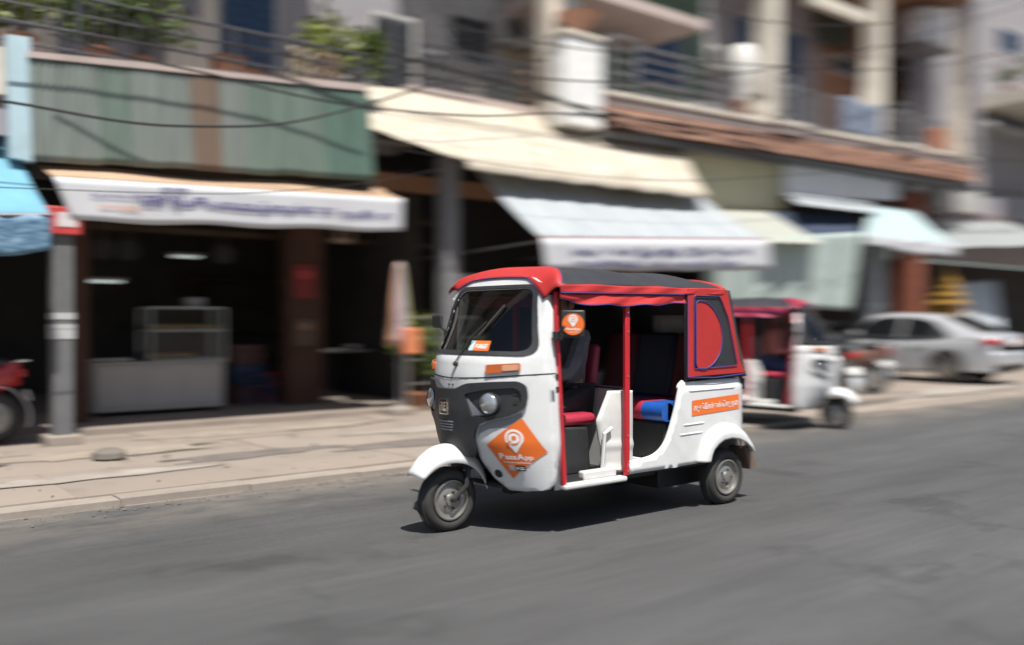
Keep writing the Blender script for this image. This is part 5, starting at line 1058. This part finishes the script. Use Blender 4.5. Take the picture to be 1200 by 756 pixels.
q = at(1080, 36, 13.2); build(MB().box((q.x, 13.2, q.z - .60), (1.5, 1.3, .08)).box((q.x - .6, 13.2, (q.z - .64 + 5.6) / 2), (.08, .08, q.z - .64 - 5.6)).box((q.x + .6, 13.2, (q.z - .64 + 5.6) / 2), (.08, .08, q.z - .64 - 5.6)), 'tank_stand', IRONL, None, label='grey steel stand carrying the white water tank', cat='stand', flat=True)
x = X(1102, 12.6); build(MB().box((x, 12.7, lz(x) + .48), (.5, .4, .85)), 'orange_barrel', M('orange plastic', (.60, .20, .06), .5, dirt=.2), None, label='tall orange container standing left of the last cream column', cat='container', bevel=.08)
# railings of this balcony
def slope_rail(nm, lab, x0, x1, y, h, rails, m1_, m2_, bars, gap=.16, r=.02): return railing(nm, lab, (x0, y, lz(x0) + .03), (x1, y, lz(x1) + .03), h, m1_, m2_, gap, rails, bars, r=r)
slope_rail('steel_railing', 'stainless balcony railing with level bars right of the white pier', X(744, 12.0), X(860, 12.0), 12.0, .95, (1.0, .78, .56, .34, .12), ALU, ALU, False, r=.022)
xs0 = X(708, 12.0); railing('steel_railing', 'bright short section of stainless railing beside the white pier', (xs0, 11.82, lz(xs0) + .03), (X(746, 11.82), 11.82, lz(xs0) + .03), 1.0, ALU, ALU, .2, (1.0, .78, .56, .34, .12), False, r=.024)
slope_rail('bar_railing', 'railing of thin upright bars between the first and middle cream columns', X(918, 12.02), X(1003, 12.02), 12.02, .85, (1.0, .12), IRONL, IRONL, True)
slope_rail('bar_railing', 'railing of thin upright bars between the middle and last cream columns', X(1042, 12.02), X(1108, 12.02), 12.02, .85, (1.0, .12), IRONL, IRONL, True)
for px, lab in ((922, 'first'), (1062, 'second'), (1145, 'third')):
    x = X(px, 11.78); railing('bracket_rail', 'short stainless rail on the %s projecting step of the tiled balcony edge' % {'first': 'left', 'second': 'middle', 'third': 'rightmost'}[lab], (x - .35, 11.80, lz(min(x, lx1)) + .03), (x + .35, 11.80, lz(min(x, lx1)) + .03), 1.0, ALU, ALU, .2, (1.0, .8, .6, .15), False, r=.016)

# ------------------------------------------------------------------ things hung below the tiled edge
CR1 = M('cream painted tin', (.56, .53, .36), .7, var=.06, scale=2, stretch=(3, 1, .4), dirt=.3, detail=8)
YP = 12.25
corrug('cream_cladding', 'cream yellow corrugated cladding below the tiled balcony edge', at(742, 140, YP), at(917, 182, YP), at(917, 246, YP), at(742, 246, YP), [CR1] * 7, .16, .018)
WS = M('white sign board', (.66, .67, .69), .6, var=.04, scale=1.5, dirt=.15)
ws_ = thing('white_board_panel', at(985, 236, 12.1), 'blank white board panel hung under the tiled edge right of the cream cladding', 'board')
for k in range(2):
    a, c_2 = (919, 1003) if k == 0 else (1005, 1052); ya = lambda px: 178 + (px - 919) * .21; yb2 = lambda px: 229 + (px - 919) * .045
    build(MB().prism([at(a, ya(a), 12.1), at(c_2, ya(c_2), 12.1), at(c_2, yb2(c_2), 12.1), at(a, yb2(a), 12.1)], (0, .06, 0)), 'board', WS, ws_, flat=True)
# cream awning
def onpl(px, py, y0, z0, y1, z1):                       # the place seen at a pixel on the slope through (y0,z0)-(y1,z1)
    u = (px - 600) / FPX; v = (HOR - py) / FPX; dy = CA - u * SA; k = (z1 - z0) / (y1 - y0); t = (z0 - EYE - k * y0) / (v - k * dy); return Vector((t * (SA + u * CA), t * dy, EYE + v * t))
cp = lambda px, py: onpl(px, py, 10.35, 3.6, 12.75, 5.1)
caw = thing('cream_awning', cp(620, 190), 'big cream canvas awning sloping down over the dark shop opening', 'awning')
top = [(426, 100), (500, 108), (600, 124), (700, 146), (800, 178)]; low = [(432, 150), (548, 190), (640, 203), (740, 215), (828, 226)]
# left rake then three cloth widths
def capf(u, v):
    t = u * 4; i = min(3, int(t)); t -= i; a = Vector(top[i]).lerp(Vector(top[i + 1]), t); c_2 = Vector(low[i]).lerp(Vector(low[i + 1]), t); p = a.lerp(c_2, v); q_ = cp(p.x, p.y)
    return q_ + Vector((0, 0, -.07 * math.sin(v * math.pi) * (.7 + .3 * math.sin(u * 9)) + .006 * math.sin(u * 60)))
for k in range(4): build(MB().grid(lambda u, v: capf((k + u) / 4, v), 18, 14), 'canvas_width', CREAMA, caw, solid=.012, ang=60)
build(MB().grid(lambda u, v: capf(.25 + u * .75, 1) + Vector((0, -.012, -.11 * v + .010 * math.sin(u * 40) * v)), 60, 3), 'scalloped_edge', CREAMA, caw, solid=.008)
build(MB().tube([capf(i / 20, 1) + Vector((0, .03, -.03)) for i in range(5, 21)], .028, 8), 'front_tube', IRONL, caw)
for u in (.25, .5, .75, .99):
    a = capf(u, 1); build(MB().tube([a + Vector((0, .03, -.04)), capf(u, .03) + Vector((0, 0, -.12))], .02, 8), 'rafter', WOODD, caw)
for px, m, wd, lab in ((525, IRONL, .24, 'grey post under the front of the cream awning'),):
    Y = 11.0; x = X(px, Y); build(MB().box((x, Y, 1.9), (wd, wd, 3.66)), 'awning_post', M('grey post paint', (.19, .19, .20), .7, dirt=.3), None, label=lab, cat='post', bevel=.015)
x = X(560, 11.9); build(MB().span((X(440, 12.0), 12.0, 3.35), (X(630, 12.0), 12.12, 3.6)), 'timber_beam', BROWNW, None, label='long brown beam in the dark under the cream awning', cat='beam', flat=True)
# white and pale blue awning with lettered valance
KF = 9.5
kl, kr = at(634, 279, KF), at(899, 281, KF); tl2, tr2 = at(560, 201, 10.9), at(822, 232, 10.9)
kaw = thing('striped_awning', lerp(kl, kr, .5), 'white and pale blue sloping awning with lettered white valance above the taxi roof', 'awning')
def kf(u, v): p = tl2.lerp(tr2, u).lerp(kl.lerp(kr, u), v); return p + Vector((0, 0, -.04 * math.sin(v * math.pi) + .014 * math.sin(u * 55) + .03 * math.sin(u * 8) * (1 - v)))
for k in range(6): build(MB().grid(lambda u, v: kf((k + u) / 6, v), 14, 12), 'canvas_width', BLUA, kaw, solid=.01, ang=60)
vl, vr = at(640, 318, KF - .02), at(905, 317, KF - .02)
def kv(u, v): return (kl + Vector((0, -.02, 0))).lerp(kr + Vector((0, -.02, 0)), u).lerp(vl.lerp(vr, u), v) + Vector((0, .012 * math.sin(u * 21) * v, .008 * math.sin(u * 30) * v))
build(MB().grid(kv, 50, 4), 'valance', VALW, kaw, solid=.008)
kt = lambda u, v, h: kv(u, 1 - v) + Vector((0, -.022, 0)); DBL = M('dark blue print', (.05, .055, .17), .6)
for i, (t_, cx_, w_) in enumerate((('លក់គ្រឿងសំណង់', .22, .24), ('ដំបងដែក', .45, .18), ('ស៊ីម៉ងត៍', .64, .17), ('ទុយោទឹក', .81, .15))): q = MB(); write(q, t_, cx_, .60, w_, .30, kt, .03); build(q, 'khmer_lettering', DBL, kaw)
for i, (t_, cx_, w_) in enumerate((('ទទួលដឹកជញ្ជូន', .24, .27), ('តម្លៃសមរម្យ', .50, .22), ('ទូរស័ព្ទ', .72, .2))): q = MB(); write(q, t_, cx_, .24, w_, .26, kt, .03); build(q, 'khmer_lettering', DBL, kaw)
build(MB().tube([kl, kr], .022, 8), 'front_tube', M('dark red tube', (.20, .04, .04), .5), kaw)
for u in (.02, .5, .98):
    a = kf(u, 1); build(MB().tube([a + Vector((0, .03, -.04)), Vector((a.x, 12.9, a.z - .15))], .018, 8), 'arm', IRONL, kaw)
# the row of hung cloths right of it
def quad_cloth(name, lab, pts, Ys, m, cat='awning', sag=.04, rip=.01):
    P = [at(px, py, y) for (px, py), y in zip(pts, Ys)]; mb = sheet(P, 0, 14, sag=sag, rip=rip); return build(mb, name, m, None, solid=.01, label=lab, cat=cat)
quad_cloth('beige_awning', 'pale beige triangular awning between the striped awning and the navy cloth', [(822, 246), (902, 248), (966, 286), (900, 284)], [12.0, 12.0, 10.3, 10.3], cloth_mat('aged pale canvas', (.42, .44, .40), .2, col2=(.55, .55, .48), scale=2, dirt=.2))
quad_cloth('navy_awning', 'navy cloth sagging under the white board panel', [(903, 248), (1003, 250), (1008, 276), (945, 284)], [11.9, 11.9, 10.9, 10.9], NAVY)
quad_cloth('narrow_awning', 'narrow pale strip awning just under the white board panel', [(922, 226), (1020, 238), (1028, 250), (940, 240)], [12.0, 12.0, 11.3, 11.3], BLUA)
quad_cloth('mint_curtain', 'pale mint tarpaulin curtain hanging behind the parked rickshaw', [(828, 282), (1008, 272), (994, 364), (828, 352)], [10.6, 10.6, 10.7, 10.7], MINT, 'tarpaulin', .02, .05)
maw = thing('pale_blue_awning', at(1065, 280, 10.6), 'pale blue awning with folded white valance left of the golden shrine', 'awning')
MF = 10.5; a0 = at(1012, 275, MF); a1 = at(1119, 286, MF); b0 = at(1022, 240, 11.9); b1 = at(1068, 246, 11.9)
build(MB().grid(lambda u, v: b0.lerp(b1, u).lerp(a0.lerp(a1, u), v) + Vector((0, 0, -.05 * math.sin(v * 3.14))), 24, 10), 'canvas', cloth_mat('pale aqua canvas', (.52, .64, .66), .25, var=.06, dirt=.1), maw, solid=.01)
build(MB().grid(lambda u, v: a0.lerp(a1, u) + Vector((0, -.01 + .03 * math.sin(u * 25) * v, -.30 * v * (.75 + .4 * u) + .03 * math.sin(u * 9) * v)), 40, 4), 'valance', VALW, maw, solid=.008)
# pillars under the tiled edge
x = X(1022, 11.3); build(MB().box((x, 11.3, 1.55), (.62, .30, 3.0)), 'grey_pillar', M('grey plaster', (.21, .22, .23), .85, dirt=.3), None, label='grey pillar right of the mint tarpaulin', cat='pillar', bevel=.02)
x = X(1064, 12.6); build(MB().box((x, 12.6, 2.4), (.55, .55, 4.7)), 'brick_red_pillar', M('brick red plaster', (.27, .09, .055), .85, dirt=.3), None, label='brick red pillar behind the pale blue awning', cat='pillar', bevel=.02)
# golden spirit house
gp = Vector((X(1112, 11.3), 11.3, .07)); GOLD = M('gold paint', (.42, .24, .05), .42, metal=.35, var=.15, scale=6, dirt=.2)
gs = thing('golden_shrine', gp, 'golden spirit house with tiered spire behind the parked car', 'shrine')
build(MB().lathe(gp, (0, 0, 1), [(.28, 0), (.28, .1), (.14, .2), (.12, .9), (.20, 1.15), (.34, 1.2)], 16), 'pedestal', GOLD, gs)
build(MB().box(gp + Vector((0, 0, 1.26)), (.95, .95, .10)), 'platform', GOLD, gs, bevel=.02)
build(MB().box(gp + Vector((0, 0, 1.50)), (.50, .5, .36)), 'shrine_room', GOLD, gs, bevel=.01)
for sx in (-1, 1):
    for sy in (-1, 1): build(MB().lathe(gp + Vector((sx * .36, sy * .36, 1.31)), (0, 0, 1), [(.04, 0), (.03, .1), (.03, .36), (.045, .4)], 10), 'corner_post', GOLD, gs)
for k, (s_, z) in enumerate(((.74, 1.72), (.58, 1.92), (.44, 2.10), (.32, 2.26))):
    q = MB(); h_ = s_ / 2; vs = [(-h_, -h_, 0), (h_, -h_, 0), (h_, h_, 0), (-h_, h_, 0), (-h_ * .5, -h_ * .5, .17), (h_ * .5, -h_ * .5, .17), (h_ * .5, h_ * .5, .17), (-h_ * .5, h_ * .5, .17)]
    q.add([gp + Vector(v) + Vector((0, 0, z)) for v in vs], [(3, 2, 1, 0), (4, 5, 6, 7), (0, 1, 5, 4), (1, 2, 6, 5), (2, 3, 7, 6), (3, 0, 4, 7)]); build(q, 'roof_tier', GOLD, gs, flat=True)
build(MB().lathe(gp + Vector((0, 0, 2.42)), (0, 0, 1), [(.10, 0), (.12, .05), (.05, .12), (.06, .18), (.02, .3), (.001, .55)], 12), 'spire', GOLD, gs)
# tilted pale sheet
quad_cloth('leaning_board', 'pale blue grey tarpaulin slung over a load behind the car boot', [(1118, 332), (1166, 328), (1172, 392), (1112, 392)], [11.9, 12.4, 11.6, 11.2], cloth_mat('pale blue grey tarpaulin', (.45, .50, .54), .1, var=.12, scale=1.2, dirt=.15), 'tarpaulin', .0, .04)
# ------------------------------------------------------------------ far right building
B4 = thing('grey_corner_building', (31, 13.4, .07), 'grey building with a projecting planted balcony at the right picture edge', 'building')
b = lambda mb, n, m, p=B4, **k: build(mb, n, m, p, **k)
xr0 = lx1 + .3
b(MB().span((xr0, 13.6, 3.2), (48, 13.9, 14)), 'wall', LILAC, flat=True); b(MB().span((xr0, 17.4, .07), (48, 17.6, 3.4)), 'back_wall', DKWALL, flat=True)
b(MB().span((xr0 + .0, 12.0, 5.0), (xr0 + .35, 12.5, 14)), 'column', LILAC, flat=True)
bz = 8.12
xq = X(1140, 13.5); b(MB().span((xq, 10.0, bz - .15), (46, 13.59, bz + .25)), 'projecting_balcony', CREAMC, flat=True)
shutter(B4, X(1168, 13.6), X(1196, 13.6), at(1180, 62, 13.6).z, at(1180, 36, 13.6).z, 13.6, BSHUT, 'window', 2, .16)
shutter(B4, X(1164, 13.6), X(1200, 13.6), at(1180, 150, 13.6).z, at(1180, 131, 13.6).z, 13.6, BSHUT, 'window', 2, .16)
b(MB().span((X(1152, 13.0), 12.9, at(1180, 154, 13).z), (45, 13.59, at(1180, 154, 13).z + .12)), 'sunshade', PLAST, flat=True)
b(MB().prism([at(1098, 206, 12.8), at(1150, 204, 12.8), at(1150, 250, 12.8), at(1098, 250, 12.8)], (0, .2, 0)), 'pale_wall_panel', PLAST, flat=True)
b(MB().prism([at(1090, 262, 12.9), at(1320, 268, 12.9), at(1320, 232, 12.9), at(1150, 232, 12.9)], (0, .2, 0)), 'pale_wall_panel', LILAC, flat=True)
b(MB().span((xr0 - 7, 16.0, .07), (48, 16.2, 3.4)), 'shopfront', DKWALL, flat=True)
railing('balcony_railing', 'railing with thin bars on the projecting balcony at the right picture edge', (xq + .1, 13.4, bz + .25), (xq + .1, 10.1, bz + .25), .9, ALU, IRONL, .22, (1.0, .5), r=.025)
potplant('small green plant on the projecting balcony at the right edge', (xq + .5, 12.7, bz + .255), .7, .8, LEAF, n=300, s=.14)
potplant('green plant further right on the projecting balcony', (xq + .5, 11.9, bz + .255), .8, .8, LEAFY, n=300, s=.14)
quad_cloth('grey_awning', 'long grey awning above the car at the right picture edge', [(1096, 262), (1330, 256), (1330, 286), (1120, 290)], [12.7, 12.7, 10.9, 10.9], cloth_mat('grey canvas', (.34, .36, .36), .15, dirt=.25))
railing('brown_rail', 'brown rail crossing above the grey awning at the right', (X(1045, 12.7), 12.7, at(1120, 262, 12.7).z), (44, 12.7, at(1120, 262, 12.7).z), .35, M('rust brown paint', (.20, .08, .05), .6), IRON, .5, (1.0,), True)
for i, (py0, py1) in enumerate(((356, 362), (392, 398), (418, 424))):
    pass
# ------------------------------------------------------------------ balcony clutter
def hung(lab, px0, px1, Y, ztop, drop, col, var=.15):
    a_, b_2 = X(px0, Y), X(px1, Y); q = MB().grid(lambda u, v: Vector((lerp(a_, b_2, u), Y + .03 * math.sin(u * 13 + v * 2), ztop - drop * v * (1 + .06 * math.sin(u * 9)))), 16, 8)
    return build(q, 'hung_cloth', cloth_mat('hung cloth', col, .2, var=var, scale=4), None, solid=.008, label=lab, cat='cloth')
hung('beige cloth hung on the balcony railing left of the tall plant', 340, 372, 11.03, zr - .04, .55, (.38, .31, .21))
hung('tan cloth hung on the balcony railing right under the tall plant', 376, 402, 11.03, zr - .05, .5, (.30, .20, .12))
hung('grey shirt cloth hanging at the left balcony wall', 214, 236, 12.2, 6.2, .8, (.30, .30, .33))
hung('brown cloth hung behind the dark iron railing over the cream awning', 610, 640, 12.78, 5.86, .6, (.26, .16, .10))
hung('grey cloth hung behind the dark iron railing near the window', 498, 524, 12.80, 5.86, .5, (.20, .20, .20))
hung('dark olive curtain in the upper bay between the first two cream columns', 962, 1000, 14.6, 10.2, 1.1, (.05, .06, .04))
hung('dark curtain in the bay right of the middle cream column', 1044, 1070, 14.4, 10.2, 1.6, (.05, .035, .03))
def acunit(lab, p):
    r_ = thing('air_conditioner', p, lab, 'air conditioner'); build(MB().box(p, (.85, .32, .58)), 'casing', M('dusty white casing', (.45, .44, .42), .6, dirt=.4), r_, bevel=.02); build(MB().lathe(p + Vector((-.12, -.165, 0)), (0, -1, 0), [(.22, 0), (.22, .012), (.20, .012), (.20, .004), (.05, .004), (.001, .01)], 24), 'fan_grille', DARKM, r_)
    for sx in (-.3, .3): build(MB().box(p + Vector((sx, .02, -.32)), (.04, .4, .05)), 'bracket', IRONL, r_, flat=True)
acunit('dusty air conditioner on the wall between the blue window and the tall window', Vector((X(604, 14.0), 14.0, 7.0)))
acunit('dusty air conditioner on the lilac wall left of the first cream column', Vector((X(838, 14.8), 14.82, 7.9)))
for k, (px, Y, z0, s_, col, lab) in enumerate(((452, 13.2, 5.2, .9, (.14, .15, .17), 'dark plastic drum at the left end of the middle balcony'), (556, 13.3, 5.2, .7, (.30, .28, .24), 'beige bucket on the middle balcony'), (590, 13.2, 5.2, .8, (.10, .12, .10), 'dark green bucket on the middle balcony'), (808, 13.0, None, .8, (.45, .45, .45), 'pale bucket behind the level railing bars'), (838, 12.9, None, .6, (.65, .65, .65), 'white basin behind the level railing near the first column'))):
    x = X(px, Y); z0 = z0 if z0 else lz(x) + .003; build(MB().lathe((x, Y, z0), (0, 0, 1), [(.20 * s_, 0), (.27 * s_, .55 * s_), (.29 * s_, .57 * s_), (.25 * s_, .57 * s_), (.18 * s_, .05), (.001, .05)], 20), 'bucket', M('bucket plastic', col, .5), None, label=lab, cat='bucket')
for k, (px, lab) in enumerate(((1042, 'leftmost bundle of goods on the forecourt before the silver car'), (1024, 'low bundle of goods behind the parked scooters'))):
    p = gr(px, 452 - k * 6, .07); p = Vector((p.x + k, p.y + .6, .07)); r_ = thing('goods_bundle', p, lab, 'bundle'); build(MB().grid(lambda u, v: p + Vector(((.42 + .05 * math.sin(u * 25)) * math.sin(v * math.pi) ** .6 * math.cos(u * 6.283), .3 * math.sin(v * math.pi) ** .6 * math.sin(u * 6.283), .35 - .35 * math.cos(v * math.pi))), 24, 12), 'sack', M('woven sack', (.15, .13, .11), .9, bump=.4, dirt=.3), r_); build(MB().tube([p + Vector((.44 * math.cos(a * .4), .32 * math.sin(a * .4), .35)) for a in range(17)], .012, 6), 'tie_rope', WOODD, r_)
# ------------------------------------------------------------------ overhead cables
def cable(pts, lab, r=.012, sag=.0):
    P = [at(*p) for p in pts]; out = []
    for i in range(len(P) - 1):
        for k in range(10):
            t = k / 10; p0 = P[max(i - 1, 0)]; p1 = P[i]; p2 = P[i + 1]; p3 = P[min(i + 2, len(P) - 1)]
            out.append(.5 * ((2 * p1) + (p2 - p0) * t + (2 * p0 - 5 * p1 + 4 * p2 - p3) * t * t + (3 * p1 - p0 - 3 * p2 + p3) * t ** 3))
    out.append(P[-1]); build(MB().tube(out, r, 6), 'overhead_cable', CABLE, None, label=lab, cat='cable')
cable([(-60, 108, 10.2), (36, 124, 10.2), (140, 142, 10.2), (220, 148, 10.2), (330, 145, 10.2), (432, 122, 10.2), (520, 96, 10.6), (640, 70, 11.2)], 'thick black cable drooping across the green corrugated front', .015)
cable([(60, 40, 10.4), (150, 66, 10.3), (250, 88, 10.2), (330, 108, 10.2), (430, 126, 10.2), (560, 136, 10.2), (660, 133, 10.2), (760, 140, 10.2), (900, 160, 10.8), (1060, 178, 11.4), (1220, 190, 11.6)], 'black cable crossing the upper part of the cream awning', .013)
cable([(420, 55, 11.6), (520, 80, 11.6), (640, 112, 11.6), (740, 152, 11.6), (840, 176, 11.6), (960, 196, 11.6), (1080, 216, 11.6), (1210, 226, 11.6)], 'heavy black cable bundle running below the tiled balcony edge', .035)
cable([(420, 75, 11.5), (540, 98, 11.5), (700, 128, 11.5), (860, 166, 11.5), (1010, 200, 11.5), (1210, 232, 11.5)], 'second black cable just beneath the heavy bundle', .02)
cable([(560, 84, 11.3), (700, 96, 11.3), (840, 90, 11.3), (1000, 62, 11.3), (1120, 30, 11.3), (1210, 2, 11.3)], 'thin cable rising to the upper right corner past the columns', .014)
cable([(520, 30, 11.3), (700, 60, 11.3), (880, 76, 11.3), (1020, 82, 11.3), (1120, 74, 11.3), (1210, 52, 11.3)], 'thin cable level across the cream columns', .012)
cable([(700, -20, 11.4), (860, 18, 11.4), (960, 30, 11.4), (1080, 22, 11.4), (1210, -8, 11.4)], 'highest thin cable at the top right', .012)
cable([(60, -10, 10.6), (200, 40, 10.6), (330, 62, 10.6), (440, 96, 10.6), (560, 120, 10.6)], 'black cable sloping down past the balcony plants', .012)
cable([(-40, 20, 10.5), (120, 44, 10.5), (300, 80, 10.5), (430, 128, 10.5)], 'black cable running along the balcony over the tin front', .012)
cable([(470, 176, 10.0), (640, 200, 9.7), (780, 212, 9.7), (920, 206, 9.7), (1060, 196, 9.7), (1220, 186, 9.9)], 'thin grey cable in front of the cream cladding', .006)
cable([(-40, 218, 9.6), (60, 222, 9.6), (180, 226, 9.6), (300, 226, 9.6), (430, 214, 10.0), (560, 190, 10.3)], 'thin cable crossing in front of the white sign end', .005)
